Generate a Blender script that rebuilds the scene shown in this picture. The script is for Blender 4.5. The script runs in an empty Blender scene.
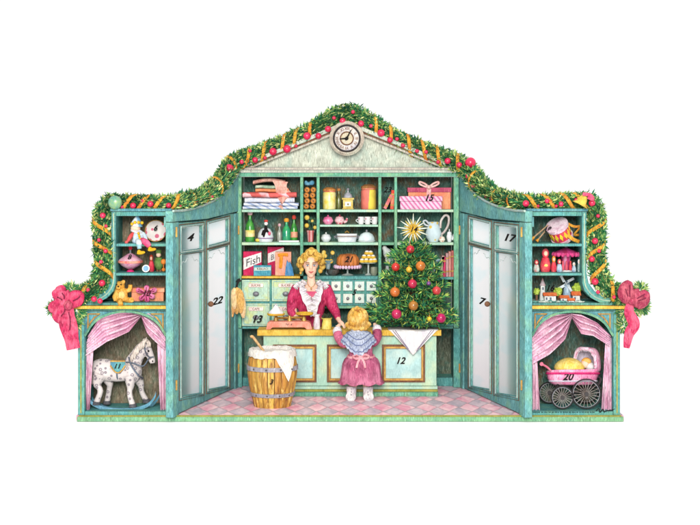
import bpy, bmesh, math, random
from mathutils import Vector, Matrix
random.seed(7)
S = bpy.context.scene
C = S.collection
PI = math.pi
# photo pixel (at the plane of depth Y) -> metres; the camera stands 14 m before the shop front
L = 14.0; HY = 173.0; HZ = 2.48
def K(Y): return (L + Y) / (100 * L)
def X(px, Y): return (px - 350) * K(Y)
def Z(py, Y): return HZ - (py - HY) * K(Y)
def P(px, py, Y): return Vector((X(px, Y), Y, Z(py, Y)))
FZ = 0.05

# ------------------------------------------------------------------ materials
def lin(c, g=1.0):
    out = []
    for v in c:
        v = v / 255.0
        v = v / 12.92 if v <= .04045 else ((v + .055) / 1.055) ** 2.4
        out.append(min(v * g, .95))
    return out
class NT:
    def __init__(s, name):
        m = bpy.data.materials.new(name); m.use_nodes = True
        s.m = m; s.t = m.node_tree; s.n = s.t.nodes; s.l = s.t.links
        s.n.clear()
        s.out = s.n.new('ShaderNodeOutputMaterial')
        s.b = s.n.new('ShaderNodeBsdfPrincipled')
        s.l.new(s.b.outputs[0], s.out.inputs[0])
        s.tc = s.n.new('ShaderNodeTexCoord')
    def map(s, sc, rot=(0, 0, 0)):
        n = s.n.new('ShaderNodeMapping'); n.inputs['Scale'].default_value = sc; n.inputs['Rotation'].default_value = rot
        s.l.new(s.tc.outputs['Object'], n.inputs[0]); return n.outputs[0]
    def noise(s, vec, scale, detail=4, rough=.6, dist=0.0):
        n = s.n.new('ShaderNodeTexNoise'); n.inputs['Scale'].default_value = scale; n.inputs['Detail'].default_value = detail
        n.inputs['Roughness'].default_value = rough; n.inputs['Distortion'].default_value = dist
        s.l.new(vec, n.inputs['Vector']); return n.outputs[0]
    def rng(s, v, a, b, c=0.0, d=1.0):
        n = s.n.new('ShaderNodeMapRange'); n.inputs[1].default_value = a; n.inputs[2].default_value = b
        n.inputs[3].default_value = c; n.inputs[4].default_value = d; s.l.new(v, n.inputs[0]); return n.outputs[0]
    def mix(s, f, a, b, mode='MIX'):
        n = s.n.new('ShaderNodeMix'); n.data_type = 'RGBA'; n.blend_type = mode
        for i, v in ((0, f), (6, a), (7, b)):
            if isinstance(v, (int, float)): n.inputs[i].default_value = v
            elif isinstance(v, (list, tuple)): n.inputs[i].default_value = (*v[:3], 1)
            else: s.l.new(v, n.inputs[i])
        return n.outputs[2]
    def math(s, op, a, b):
        n = s.n.new('ShaderNodeMath'); n.operation = op
        for i, v in ((0, a), (1, b)):
            if isinstance(v, (int, float)): n.inputs[i].default_value = v
            else: s.l.new(v, n.inputs[i])
        return n.outputs[0]
    def ink(s, col, rad, c=(.05, .03, .022), amt=.92):
        bv = s.n.new('ShaderNodeBevel'); bv.samples = 4; bv.inputs['Radius'].default_value = rad
        g = s.n.new('ShaderNodeNewGeometry')
        d = s.n.new('ShaderNodeVectorMath'); d.operation = 'DOT_PRODUCT'
        s.l.new(bv.outputs[0], d.inputs[0]); s.l.new(g.outputs['Normal'], d.inputs[1])
        f = s.rng(d.outputs['Value'], .985, .82, 0, amt)
        w = s.rng(s.noise(s.map((1, 1, 1)), 9, 2), .3, .6, .45, 1.0)
        return s.mix(s.math('MULTIPLY', f, w), col, c)
MATS = {}
G = .80
def wc(name, c, c2=None, var=.30, scale=7, rough=.75, ink=0.0, hatch=.35, hs=1.0, g=G, spec=.12, inkamt=.92, hrot=.55):
    """paint with wash and pencil-stroke variation"""
    if name in MATS: return MATS[name]
    t = NT(name); c = lin(c, g); c2 = lin(c2, g) if c2 else [min(.95, x * 1.12) for x in c]
    n1 = t.noise(t.map((1, 1, .85)), scale, 6, .66, 1.2)
    f1 = t.rng(n1, .34, .66)
    dark = [x * (1 - var) for x in c]; lite = [min(.95, x * (1 + var * .55) + .02 * var) for x in c]
    col = t.mix(f1, dark, lite)
    n2 = t.noise(t.map((1.3, 1.3, 1), (.4, .2, .9)), scale * .8, 3, .5, .5)
    col = t.mix(t.rng(n2, .45, .66, 0, .85), col, c2)
    if hatch:
        n3 = t.noise(t.map((120 * hs, 90 * hs, 20 * hs), (0, hrot + .2, 0)), 1.0, 3, .6, .5)
        col = t.mix(t.rng(n3, .53, .66, 0, min(1, hatch * 1.25)), col, [x * .34 + .008 for x in c])
        n4 = t.noise(t.map((95 * hs, 80 * hs, 17 * hs), (.3, -1.1 + hrot, .2)), 1.1, 3, .6, .5)
        col = t.mix(t.rng(n4, .54, .66, 0, min(1, hatch * .95)), col, [min(.92, x * 1.5 + .09) for x in c])
    if ink: col = t.ink(col, ink, amt=inkamt)
    t.l.new(col, t.b.inputs['Base Color'])
    t.b.inputs['Roughness'].default_value = rough
    t.b.inputs['Specular IOR Level'].default_value = spec
    bp = t.n.new('ShaderNodeBump'); bp.inputs['Strength'].default_value = .18; bp.inputs['Distance'].default_value = .01
    t.l.new(t.noise(t.map((1, 1, 1)), 45, 4), bp.inputs['Height']); t.l.new(bp.outputs[0], t.b.inputs['Normal'])
    MATS[name] = t.m; return t.m
def gloss(name, c, c2=None, rough=.2, g=G, metal=0.0, var=.2):
    if name in MATS: return MATS[name]
    t = NT(name); cc = lin(c, g); d = lin(c2, g) if c2 else [x * (1 - var) for x in cc]
    col = t.mix(t.rng(t.noise(t.map((1, 1, 1)), 14, 3, .6, .5), .35, .65), cc, d)
    t.l.new(col, t.b.inputs['Base Color']); t.b.inputs['Roughness'].default_value = rough; t.b.inputs['Metallic'].default_value = metal
    MATS[name] = t.m; return t.m
def leafmat(name, cols, rough=.6):
    if name in MATS: return MATS[name]
    t = NT(name)
    g = t.n.new('ShaderNodeNewGeometry'); r = t.n.new('ShaderNodeValToRGB')
    t.l.new(g.outputs['Random Per Island'], r.inputs[0])
    e = r.color_ramp.elements
    while len(e) < len(cols): e.new(.5)
    for i, (p, c) in enumerate(cols): e[i].position = p; e[i].color = (*lin(c, .85), 1)
    n = t.rng(t.noise(t.map((1, 1, 1)), 5, 3), .35, .65, .55, 1.25)
    col = t.mix(1.0, r.outputs[0], t.mix(n, (0, 0, 0), (1.2, 1.2, 1.1)), 'MULTIPLY')
    t.l.new(col, t.b.inputs['Base Color']); t.b.inputs['Roughness'].default_value = rough
    t.b.inputs['Specular IOR Level'].default_value = .15
    MATS[name] = t.m; return t.m
def stripes(name, a, b, freq, axis=(1, 0, 0), width=.5, g=G, ink=0.0, soft=.08, dist=.0):
    if name in MATS: return MATS[name]
    t = NT(name)
    d = t.n.new('ShaderNodeVectorMath'); d.operation = 'DOT_PRODUCT'; d.inputs[1].default_value = [x * freq for x in axis]
    t.l.new(t.tc.outputs['Object'], d.inputs[0]); v = d.outputs['Value']
    if dist: v = t.math('ADD', v, t.rng(t.noise(t.map((1, 1, 1)), 6, 2), 0, 1, -dist, dist))
    fr = t.math('FRACT', v, 0)
    f = t.rng(fr, width - soft, width + soft)
    n = t.rng(t.noise(t.map((1, 1, .6)), 16, 4), .3, .7, .72, 1.12)
    col = t.mix(f, lin(a, g), lin(b, g)); col = t.mix(1.0, col, t.mix(n, (0, 0, 0), (1, 1, 1)), 'MULTIPLY')
    if ink: col = t.ink(col, ink)
    t.l.new(col, t.b.inputs['Base Color']); t.b.inputs['Roughness'].default_value = .7
    MATS[name] = t.m; return t.m
def spots(name, a, b, scale, th=.3, g=G, ring=False, ink=0.0):
    if name in MATS: return MATS[name]
    t = NT(name)
    v = t.n.new('ShaderNodeTexVoronoi'); v.inputs['Scale'].default_value = scale; v.inputs['Randomness'].default_value = .75
    t.l.new(t.tc.outputs['Object'], v.inputs['Vector'])
    f = t.rng(v.outputs['Distance'], th, th + .06, 1, 0)
    if ring:
        f = t.math('MULTIPLY', f, t.rng(v.outputs['Distance'], th * .45, th * .7, .25, 1))
    n = t.rng(t.noise(t.map((1, 1, .6)), 10, 5), .3, .7, .78, 1.1)
    col = t.mix(f, lin(a, g), lin(b, g)); col = t.mix(1.0, col, t.mix(n, (0, 0, 0), (1, 1, 1)), 'MULTIPLY')
    if ink: col = t.ink(col, ink)
    t.l.new(col, t.b.inputs['Base Color']); t.b.inputs['Roughness'].default_value = .7
    MATS[name] = t.m; return t.m

INK = .010
TEAL = wc('teal_paint', (84, 152, 150), (114, 170, 142), .34, 5, ink=INK, hatch=.55)
TEALD = wc('teal_paint_blue', (80, 140, 152), (108, 160, 156), .34, 6, ink=INK, hatch=.55)
GREENT = wc('sea_green_paint', (102, 168, 140), (144, 186, 140), .30, 6, ink=INK, hatch=.55)
MINT = wc('mint_paint', (168, 208, 188), (196, 214, 178), .16, 6, ink=INK, hatch=.25)
MINTD = wc('mint_drawer_paint', (186, 216, 196), (204, 212, 140), .18, 12, ink=.006, hatch=.3)
PALEB = wc('pale_blue_panel', (176, 214, 212), (206, 226, 214), .16, 6, hatch=.2)
CREAM = wc('stone_cream', (190, 194, 178), (166, 184, 172), .26, 6, ink=INK, hatch=.6)
CREAM2 = wc('stone_cream_pink', (182, 172, 160), (200, 202, 182), .26, 7, ink=INK, hatch=.6)
GOLD = wc('ochre_paint', (216, 172, 66), (232, 196, 92), .25, 8, ink=.006, hatch=.4)
GOLDB = wc('brown_gold_paint', (186, 142, 76), (216, 176, 92), .28, 14, ink=.005, hatch=.3)
OLIVE = wc('olive_line_paint', (150, 152, 70), (176, 160, 84), .3, 8, hatch=.3)
BASEG = wc('base_green', (126, 174, 132), (108, 162, 130), .26, 6, ink=.006, hatch=.5)
BACKT = wc('dark_teal_backing', (66, 104, 94), (110, 88, 64), .45, 6, hatch=.85, g=.86)
BACKB = wc('dark_brown_backing', (120, 106, 86), (98, 116, 96), .45, 6, hatch=.85, g=.88)
BACKR = wc('dark_recess_backing', (88, 96, 80), (60, 108, 98), .42, 6, hatch=.85, g=1.15)
INKM = wc('black_ink', (26, 22, 22), None, .1, 8, hatch=0, g=.7)
BROWN = wc('brown_line', (120, 84, 62), None, .3, 10, hatch=.3)
PINKC = wc('rose_curtain_cloth', (230, 176, 202), (246, 214, 226), .26, 9, hatch=.6, hs=.7)
ROSE = wc('crimson_ribbon', (198, 48, 92), (222, 104, 130), .45, 12, hatch=.6)
ROSED = wc('wine_ribbon', (166, 52, 82), (202, 104, 118), .45, 12, hatch=.6)
SKIN = wc('skin', (244, 204, 178), (246, 186, 166), .12, 14, hatch=.08)
WHITE = wc('white_cloth', (236, 232, 230), (214, 210, 220), .14, 10, hatch=.25)
PORC = gloss('white_porcelain', (232, 232, 232), (206, 212, 222), .25)
BERRY = gloss('berry_red', (220, 38, 88), (190, 24, 62), .25)
GILT = wc('gilt_ribbon', (220, 160, 50), (196, 104, 44), .35, 18, hatch=.4)
BRASS = gloss('brass', (190, 150, 70), (150, 110, 50), .35, metal=.3)
STEEL = gloss('grey_iron', (150, 150, 156), (110, 110, 120), .45, metal=.2)
DARKM = gloss('black_iron', (44, 38, 40), None, .4)

# ------------------------------------------------------------------ mesh helpers
ORG = {}
class MB:
    def __init__(s): s.bm = bmesh.new()
    def face(s, vs):
        try: return s.bm.faces.new(vs)
        except ValueError: return None
    def prism(s, pts, y0, y1, M=None):
        """pts (x,z) outline pushed from y0 to y1; M maps (x,y,z)"""
        M = M or (lambda a, b, c: Vector((a, b, c)))
        A = [s.bm.verts.new(M(p[0], y0, p[1])) for p in pts]; B = [s.bm.verts.new(M(p[0], y1, p[1])) for p in pts]
        s.face(A); s.face(B[::-1]); n = len(pts)
        for i in range(n): s.face([A[i], B[i], B[(i + 1) % n], A[(i + 1) % n]])
        return s
    def box(s, x0, x1, y0, y1, z0, z1, M=None):
        return s.prism([(x0, z0), (x1, z0), (x1, z1), (x0, z1)], y0, y1, M)
    def pbox(s, px0, px1, py0, py1, Y, d, front=0.0):
        """box whose front face covers the given photo rectangle at depth Y"""
        return s.box(X(px0, Y), X(px1, Y), Y - front, Y + d, Z(py1, Y), Z(py0, Y))
    def pprism(s, pts, Y, d, front=0.0):
        return s.prism([(X(a, Y), Z(b, Y)) for a, b in pts], Y - front, Y + d)
    def tube(s, pts, r, seg=8, closed=False, flat=None):
        pts = [Vector(p) for p in pts]; n = len(pts)
        R = r if isinstance(r, (list, tuple)) else [r] * n
        tang = []
        for i in range(n):
            a = pts[(i - 1) % n] if closed or i > 0 else pts[i]; b = pts[(i + 1) % n] if closed or i < n - 1 else pts[i]
            t = b - a; tang.append(t.normalized() if t.length > 1e-9 else Vector((0, 0, 1)))
        ref = Vector((0, 1, 0)) if abs(tang[0].y) < .9 else Vector((1, 0, 0))
        u = (ref - tang[0] * ref.dot(tang[0])).normalized(); rings = []
        for i in range(n):
            u = (u - tang[i] * u.dot(tang[i]));
            u = u.normalized() if u.length > 1e-6 else tang[i].orthogonal().normalized()
            v = tang[i].cross(u); f = flat or 1.0
            rings.append([s.bm.verts.new(pts[i] + (u * math.cos(2 * PI * k / seg) * f + v * math.sin(2 * PI * k / seg)) * R[i]) for k in range(seg)])
        m = n if closed else n - 1
        for i in range(m):
            a, b = rings[i], rings[(i + 1) % n]
            for k in range(seg): s.face([a[k], a[(k + 1) % seg], b[(k + 1) % seg], b[k]])
        if not closed: s.face(rings[0][::-1]); s.face(rings[-1])
        return s
    def lathe(s, c, prof, seg=20, M=None, sy=1.0, ang=None):
        c = Vector(c); M = M or Matrix.Identity(3); rings = []
        for r, h in prof:
            rings.append([s.bm.verts.new(c + M @ Vector((math.cos(2 * PI * k / seg) * r, math.sin(2 * PI * k / seg) * r * sy, h))) for k in range(seg)])
        for a, b in zip(rings, rings[1:]):
            for k in range(seg): s.face([a[k], a[(k + 1) % seg], b[(k + 1) % seg], b[k]])
        s.face(rings[0][::-1]); s.face(rings[-1]); return s
    def ell(s, c, rx, ry=None, rz=None, seg=14, M=None):
        ry = rx if ry is None else ry; rz = rx if rz is None else rz; h = max(6, seg // 2 + 2)
        c = Vector(c); M = M or Matrix.Identity(3); rings = []
        for i in range(1, h):
            a = PI * i / h
            rings.append([s.bm.verts.new(c + M @ Vector((math.sin(a) * math.cos(2 * PI * k / seg) * rx, math.sin(a) * math.sin(2 * PI * k / seg) * ry, -math.cos(a) * rz))) for k in range(seg)])
        bot = s.bm.verts.new(c + M @ Vector((0, 0, -rz))); top = s.bm.verts.new(c + M @ Vector((0, 0, rz)))
        for a, b in zip(rings, rings[1:]):
            for k in range(seg): s.face([a[k], a[(k + 1) % seg], b[(k + 1) % seg], b[k]])
        for k in range(seg):
            s.face([bot, rings[0][(k + 1) % seg], rings[0][k]]); s.face([top, rings[-1][k], rings[-1][(k + 1) % seg]])
        return s
    def sheet(s, fn, nu, nv, th=.006):
        """fn(u,v)->Vector, given a thickness along y"""
        rows = []
        for d in (0, th):
            rows.append([[s.bm.verts.new(fn(i / nu, j / nv) + Vector((0, d, 0))) for i in range(nu + 1)] for j in range(nv + 1)])
        f, b = rows
        for j in range(nv):
            for i in range(nu):
                s.face([f[j][i], f[j][i + 1], f[j + 1][i + 1], f[j + 1][i]]); s.face([b[j][i + 1], b[j][i], b[j + 1][i], b[j + 1][i + 1]])
        for i in range(nu):
            for j in (0, nv): s.face([f[j][i], b[j][i], b[j][i + 1], f[j][i + 1]])
        for j in range(nv):
            for i in (0, nu): s.face([f[j][i], f[j + 1][i], b[j + 1][i], b[j][i]])
        return s
    def leaf(s, a, b, w, up):
        d = b - a; side = d.cross(up)
        if side.length < 1e-6: side = d.orthogonal()
        side = side.normalized() * w; m = a + d * .45
        s.bm.faces.new([s.bm.verts.new(a), s.bm.verts.new(m + side), s.bm.verts.new(b), s.bm.verts.new(m - side)])
    def mirror(s):
        for v in s.bm.verts: v.co.x = -.02 - v.co.x
        return s
    def build(s, name, mat, parent=None, smooth=None, org=None, recalc=True):
        if recalc: bmesh.ops.recalc_face_normals(s.bm, faces=s.bm.faces)
        o0 = ORG[parent.name] if parent else Vector(org or (0, 0, 0))
        for v in s.bm.verts: v.co -= o0
        me = bpy.data.meshes.new(name); s.bm.to_mesh(me); s.bm.free()
        me.materials.append(mat)
        o = bpy.data.objects.new(name, me); C.objects.link(o)
        if parent: o.parent = parent
        else: o.location = o0
        ORG[o.name] = o0
        if smooth:
            for p in me.polygons: p.use_smooth = True
            me.set_sharp_from_angle(angle=math.radians(smooth))
        return o
def melt(o, vox=.01, sm=4):
    """fuse the pieces of one body into one continuous skin"""
    m = o.modifiers.new('r', 'REMESH'); m.mode = 'VOXEL'; m.voxel_size = vox
    if sm:
        q = o.modifiers.new('s', 'SMOOTH'); q.factor = .5; q.iterations = sm
    bpy.context.view_layer.update()
    dg = bpy.context.evaluated_depsgraph_get()
    me = bpy.data.meshes.new_from_object(o.evaluated_get(dg)); mat = o.data.materials[0]
    o.modifiers.clear(); o.data = me
    if not me.materials: me.materials.append(mat)
    for p in me.polygons: p.use_smooth = True
    return o
def tag(o, label=None, cat=None, group=None, kind=None):
    if label: o['label'] = label
    if cat: o['category'] = cat
    if group: o['group'] = group
    if kind: o['kind'] = kind
    return o
def thing(name, label, cat, loc, group=None):
    o = bpy.data.objects.new(name, None); C.objects.link(o); o.location = loc; o.empty_display_size = .05
    ORG[o.name] = Vector(loc); return tag(o, label, cat, group)
def text(name, s, c, size, mat, parent, M=None, shear=.35, ex=.002, bold=.006):
    """lettering as a thin solid standing at c, facing -y unless M turns it"""
    cu = bpy.data.curves.new(name, 'FONT'); cu.body = s; cu.size = size; cu.align_x = 'CENTER'; cu.align_y = 'CENTER'
    cu.shear = shear; cu.extrude = ex; cu.offset = bold * size / .1 * .4; cu.resolution_u = 3
    t = bpy.data.objects.new(name, cu); C.objects.link(t); bpy.context.view_layer.update()
    me = bpy.data.meshes.new_from_object(t.evaluated_get(bpy.context.evaluated_depsgraph_get()))
    bpy.data.objects.remove(t); bpy.data.curves.remove(cu)
    M = M or Matrix(((1, 0, 0), (0, 0, -1), (0, 1, 0)))
    o0 = ORG[parent.name]
    for v in me.vertices: v.co = M @ v.co + Vector(c) - o0
    me.materials.clear(); me.materials.append(mat); me.name = name
    o = bpy.data.objects.new(name, me); C.objects.link(o); o.parent = parent; ORG[o.name] = o0; return o
def RY(a): return Matrix.Rotation(a, 3, 'Y')
def RX(a): return Matrix.Rotation(a, 3, 'X')
def spline(pts, n=6):
    """Catmull-Rom through the points"""
    pts = [Vector(p) for p in pts]; out = []
    for i in range(len(pts) - 1):
        p0 = pts[max(i - 1, 0)]; p1 = pts[i]; p2 = pts[i + 1]; p3 = pts[min(i + 2, len(pts) - 1)]
        for k in range(n):
            t = k / n
            out.append(.5 * ((2 * p1) + (p2 - p0) * t + (2 * p0 - 5 * p1 + 4 * p2 - p3) * t * t + (3 * p1 - p0 - 3 * p2 + p3) * t ** 3))
    out.append(pts[-1]); return out
def pline(pts, Y, n=6): return spline([P(a, b, Y) for a, b in pts], n)
def lerp(a, b, t): return a + (b - a) * t
def interp(tab, x):
    for (a, b), (c, d) in zip(tab, tab[1:]):
        if x <= c: return b + (d - b) * max(0, (x - a)) / (c - a)
    return tab[-1][1]
# ------------------------------------------------------------------ world, camera, lamp
W = bpy.data.worlds.new('World'); S.world = W; W.use_nodes = True
W.node_tree.nodes['Background'].inputs[0].default_value = (1, 1, 1, 1); W.node_tree.nodes['Background'].inputs[1].default_value = 1.0
cam = bpy.data.cameras.new('camera'); co = bpy.data.objects.new('camera', cam); C.objects.link(co); S.camera = co
co.location = (0, -L, HZ); co.rotation_euler = (PI / 2, 0, 0)
cam.sensor_width = 36; cam.lens = 36 * L / 7.0; cam.shift_y = -(262.5 - HY) / 700.0; cam.clip_end = 500
la = bpy.data.lights.new('softbox', 'AREA'); la.shape = 'DISK'; la.size = 8.0; la.energy = 5200; la.color = (1, .97, .92)
lo = bpy.data.objects.new('softbox', la); C.objects.link(lo); lo.location = (-.3, -20, 8.0)
lo.rotation_euler = (Vector((0, .8, 1.2)) - Vector(lo.location)).to_track_quat('-Z', 'Y').to_euler()
S.view_settings.view_transform = 'Standard'; S.view_settings.look = 'None'; S.view_settings.exposure = 0.12; S.view_settings.gamma = 1
S.cycles.max_bounces = 6

# ------------------------------------------------------------------ ground and floor
t = NT('white_studio_ground'); t.b.inputs['Roughness'].default_value = .9
n = t.rng(t.noise(t.map((1, 1, 1)), 3, 3), .3, .7, .93, .95)
t.l.new(t.mix(n, (0, 0, 0), (1, 1, 1)), t.b.inputs['Base Color'])
GROUND = t.m
m = MB(); m.bm.faces.new([m.bm.verts.new(v) for v in ((-80, -60, -.004), (80, -60, -.004), (80, 120, -.004), (-80, 120, -.004))])
tag(m.build('ground', GROUND), kind='structure')
# tiles: long pink and lilac-grey lozenges
t = NT('lozenge_tile_floor')
mp = t.n.new('ShaderNodeMapping'); mp.inputs['Scale'].default_value = (1 / .225, 1 / .52, 1); t.l.new(t.tc.outputs['Object'], mp.inputs[0])
wob = t.noise(t.map((1, 1, 1)), 6, 2)
sp = t.n.new('ShaderNodeSeparateXYZ'); t.l.new(mp.outputs[0], sp.inputs[0])
xx = t.math('ADD', sp.outputs[0], t.rng(wob, 0, 1, -.16, .16)); yy = sp.outputs[1]
a = t.math('ADD', xx, yy); b = t.math('SUBTRACT', xx, yy)
fa = t.math('FLOOR', a, 0); fb = t.math('FLOOR', b, 0)
par = t.math('ABSOLUTE', t.math('MODULO', t.math('ADD', fa, fb), 2.0), 0)
pink = t.mix(t.rng(t.noise(t.map((1, .4, 1)), 9, 4, .6, .6), .35, .65), lin((228, 146, 172), .9), lin((250, 210, 214), .92))
grey = t.mix(t.rng(t.noise(t.map((1, .4, 1), (0, 0, 1)), 8, 4, .6, .6), .35, .65), lin((180, 166, 180), .88), lin((228, 200, 208), .9))
col = t.mix(par, pink, grey)
def edge(v):
    f = t.math('FRACT', v, 0); return t.math('MINIMUM', f, t.math('SUBTRACT', 1.0, f))
e = t.math('MINIMUM', edge(a), edge(b))
col = t.mix(t.rng(e, .02, .07, .4, 0), col, lin((120, 92, 96), .8))
t.l.new(col, t.b.inputs['Base Color']); t.b.inputs['Roughness'].default_value = .55
m = MB(); m.box(X(76, 0), X(624, 0), .012, 2.45, .01, FZ); tag(m.build('floor', t.m), kind='structure')
th = thing('plinth', 'long low green base board with a gold line along the front of the shop', 'plinth', (0, 0, 0))
m = MB(); m.box(X(77.5, 0), X(623, 0), -.03, .008, 0, .046); m.build('board', BASEG, th)
m = MB(); m.box(X(79, 0), X(621, 0), -.026, .009, .0475, .058); m.build('gold_line', OLIVE, th)

# ------------------------------------------------------------------ shop doors (a folding pair each side)
A0 = Vector((-1.74, .06)); B0 = Vector((-1.30, 1.83)); DL = (B0 - A0).length; DD = (B0 - A0) / DL; DN = Vector((DD.y, -DD.x))
def Dt(px):
    q = (px - 350); d = B0 - A0
    return (q * (L + A0.y) - 100 * L * A0.x) / (100 * L * d.x - q * d.y) * DL
def Dp(px, py):
    u = Dt(px); y = A0.y + DD.y * u; return (u, Z(py, y))
def DM(u, n, z): return Vector((A0.x + DD.x * u + DN.x * n, A0.y + DD.y * u + DN.y * n, z))
TOPC = [(170, 211), (180, 210.5), (190, 208.5), (200, 205.5), (210, 201), (218, 195.5), (226, 187), (232, 179), (238, 171)]
LEAVES = [((176, 204.5), (180.5, 200.5), ((224, 222), (221, 219)), ((228, 225.5), (251, 248.5), (255.5, 252.5), (396, 393)), '4', 190, 238),
          ((205, 233), (207.5, 226.5), ((219.5, 213), (219, 213)), ((224, 219), (246, 241), (251.5, 246), (389.5, 386)), '22', 214, 303)]
GLASS = NT('frosted_pane'); t = GLASS
c = t.mix(t.rng(t.noise(t.map((1, 1, .35), (0, .8, 0)), 4, 4, .5, .8), .35, .65), lin((206, 228, 230), .98), lin((238, 244, 244), 1.0))
t.l.new(c, t.b.inputs['Base Color']); t.b.inputs['Roughness'].default_value = .12; t.b.inputs['Specular IOR Level'].default_value = .5
t.b.inputs['Roughness'].default_value = .3
tr = t.n.new('ShaderNodeBsdfTranslucent'); ms = t.n.new('ShaderNodeMixShader'); ms.inputs[0].default_value = .93
bandn = t.rng(t.noise(t.map((.6, .6, 2.2), (0, .75, 0)), 2.2, 2, .4, .2), .5, .6)
t.l.new(t.mix(bandn, lin((250, 253, 253)), lin((238, 248, 250))), tr.inputs[0])
t.l.new(t.b.outputs[0], ms.inputs[1]); t.l.new(tr.outputs[0], ms.inputs[2]); t.l.new(ms.outputs[0], t.out.inputs[0])
GLASS = t.m
DOORP = wc('door_paint', (98, 158, 160), (122, 174, 150), .34, 6, ink=INK, hatch=.6)
MOULD = wc('door_moulding', (168, 190, 180), (150, 176, 180), .25, 10, ink=.006, hatch=.4)
def door_side(sx):
    mir = (lambda q: q.mirror()) if sx < 0 else (lambda q: q)
    fix = (lambda v: Vector((-.02 - v.x, v.y, v.z))) if sx < 0 else (lambda v: v)
    side = 'left' if sx > 0 else 'right'
    fr = thing('door_frame', f'teal door surround with curved top rail under the garland, on the {side}', 'door frame', fix(DM(.0, 0, FZ)))
    top = [Dp(a, b) for a, b in TOPC]
    m = mir(MB().prism([(u, Z(0, 0) * 0 + z) for u, z in [Dp(238, 212), Dp(205, 219.2), Dp(176, 221.5), Dp(170, 222)]][::-1] and
             [Dp(170.5, 222), Dp(176, 221.2), Dp(204.7, 218.8), Dp(233, 212), Dp(238, 210.5)] + top[::-1], -.05, .03, DM)); m.build('top_rail', DOORP, fr)
    m = MB(); m.prism([(u, z + .05) for u, z in (Dp(171, 222), Dp(204, 219.4), Dp(241.5, 209))] + [(u, z - .05) for u, z in (Dp(241.5, 209), Dp(204, 219.4), Dp(171, 222))], -.075, -.052, DM); mir(m).build('door_stop', DOORP, fr)
    m = MB(); m.tube([DM(u, .034, z) for u, z in top], .014, 6); mir(m).build('rail_bead', MOULD, fr)
    u0, u1 = Dt(170.5), Dt(176); m = mir(MB().box(u0, u1 - .004, -.05, .03, FZ + .001, Dp(172, 222)[1] - .004, DM)); m.build('post', DOORP, fr)
    u0, u1 = Dt(233), Dt(238.5); m = mir(MB().box(u0 + .004, u1, -.05, .03, FZ + .001, Dp(236, 212)[1] - .012, DM)); m.build('post', DOORP, fr)
    for i, (lv, pn, tp, rows, num, nx, ny) in enumerate(LEAVES):
        ua, ub = Dt(lv[0]) + .006, Dt(lv[1]) - .006; pa, pb = Dt(pn[0]), Dt(pn[1])
        if sx > 0: num = ('4', '22')[i]
        else: num = ('17', '7')[i]
        where = ('outer', 'inner')[i]
        d = thing('door', f'{where} leaf of the tall glazed teal doors at {side}, numbered {num}', 'door', fix(DM(ua, 0, FZ)), 'glazed shop doors')
        zt = [Dp(lv[0], (221.6, 219)[i])[1] - .012, Dp(lv[1], (219.4, 212.5)[i])[1] - .012]
        def rowz(k, s): return Dp(pn[s], rows[k][s])[1]
        zs = [(rowz(k, 0), rowz(k, 1)) for k in range(4)]
        b0 = FZ + .012; n0, n1 = -.035, .012
        m = MB()
        m.prism([(ua, b0), (pa, b0), (pa, zt[0]), (ua, zt[0])], n0, n1, DM)
        m.prism([(pb, b0), (ub, b0), (ub, zt[1]), (pb, zt[1])], n0, n1, DM)
        e = .0015
        m.prism([(pa + e, zs[0][0]), (pb - e, zs[0][1]), (pb - e, zt[1] - .002), (pa + e, zt[0] - .002)], n0 + .001, n1 - .001, DM)
        m.prism([(pa + e, zs[2][0]), (pb - e, zs[2][1]), (pb - e, zs[1][1]), (pa + e, zs[1][0])], n0 + .001, n1 - .001, DM)
        m.prism([(pa + e, b0 + .001), (pb - e, b0 + .001), (pb - e, zs[3][1]), (pa + e, zs[3][0])], n0 + .001, n1 - .001, DM)
        mir(m).build('leaf_frame', DOORP, d)
        for k in (0, 2):
            q = [(pa, zs[k + 1][0]), (pb, zs[k + 1][1]), (pb, zs[k][1]), (pa, zs[k][0])]
            q = [(a + (.004 if j in (0, 3) else -.004), b + (.004 if j < 2 else -.004)) for j, (a, b) in enumerate(q)]
            gm = MB(); gm.face([gm.bm.verts.new(DM(a, -.012, b)) for a, b in q]); mir(gm).build('glass_pane', GLASS, d)
            # moulding round the pane
            for off, w, mt, nm in ((.012, .011, MOULD, 'moulding'), (.034, .005, BROWN, 'moulding_line')):
                r = [(pa - off * 2.2, zs[k + 1][0] - off), (pb + off * 2.2, zs[k + 1][1] - off), (pb + off * 2.2, zs[k][1] + off), (pa - off * 2.2, zs[k][0] + off)]
                m = MB(); m.tube([DM(a, n1 + .002, b) for a, b in r], w, 5, closed=True); mir(m).build(nm, mt, d)
        if True:   # scroll corner engraved at the top of the tall pane
            m = MB()
            for s in (0, 1):
                pu = pa if s == 0 else pb; zz = zs[2][s]; sg = 1 if s == 0 else -1
                m.tube([DM(pu + sg * (.05 + .2 * q), -.008, zz - .04 - .05 * (1 - q) + .014 * math.sin(q * 9)) for q in [j / 8 for j in range(9)]], .004, 4)
            mir(m).build('scroll_line', wc('pane_scroll', (196, 208, 206), None, .2), d)
        c = DM(Dt(nx), .02 if num in ('22', '7') else -.004, Z(ny, A0.y + DD.y * Dt(nx)))
        if num in ('22', '7'): c = DM(Dt(216.6 if sx > 0 else 217), .002, Z(302, A0.y + DD.y * Dt(214)))
        dd = Vector((DD.x, DD.y, 0)) if sx > 0 else Vector((DD.x, -DD.y, 0)); nn = Vector((DN.x, DN.y, 0)) if sx > 0 else Vector((-DN.x, DN.y, 0))
        MM = Matrix((dd, Vector((0, 0, 1)), nn)).transposed()
        MM = MM @ Matrix.Diagonal((3.2, 1, 1))
        text('number', num, fix(c), .105, INKM, d, MM)
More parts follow.
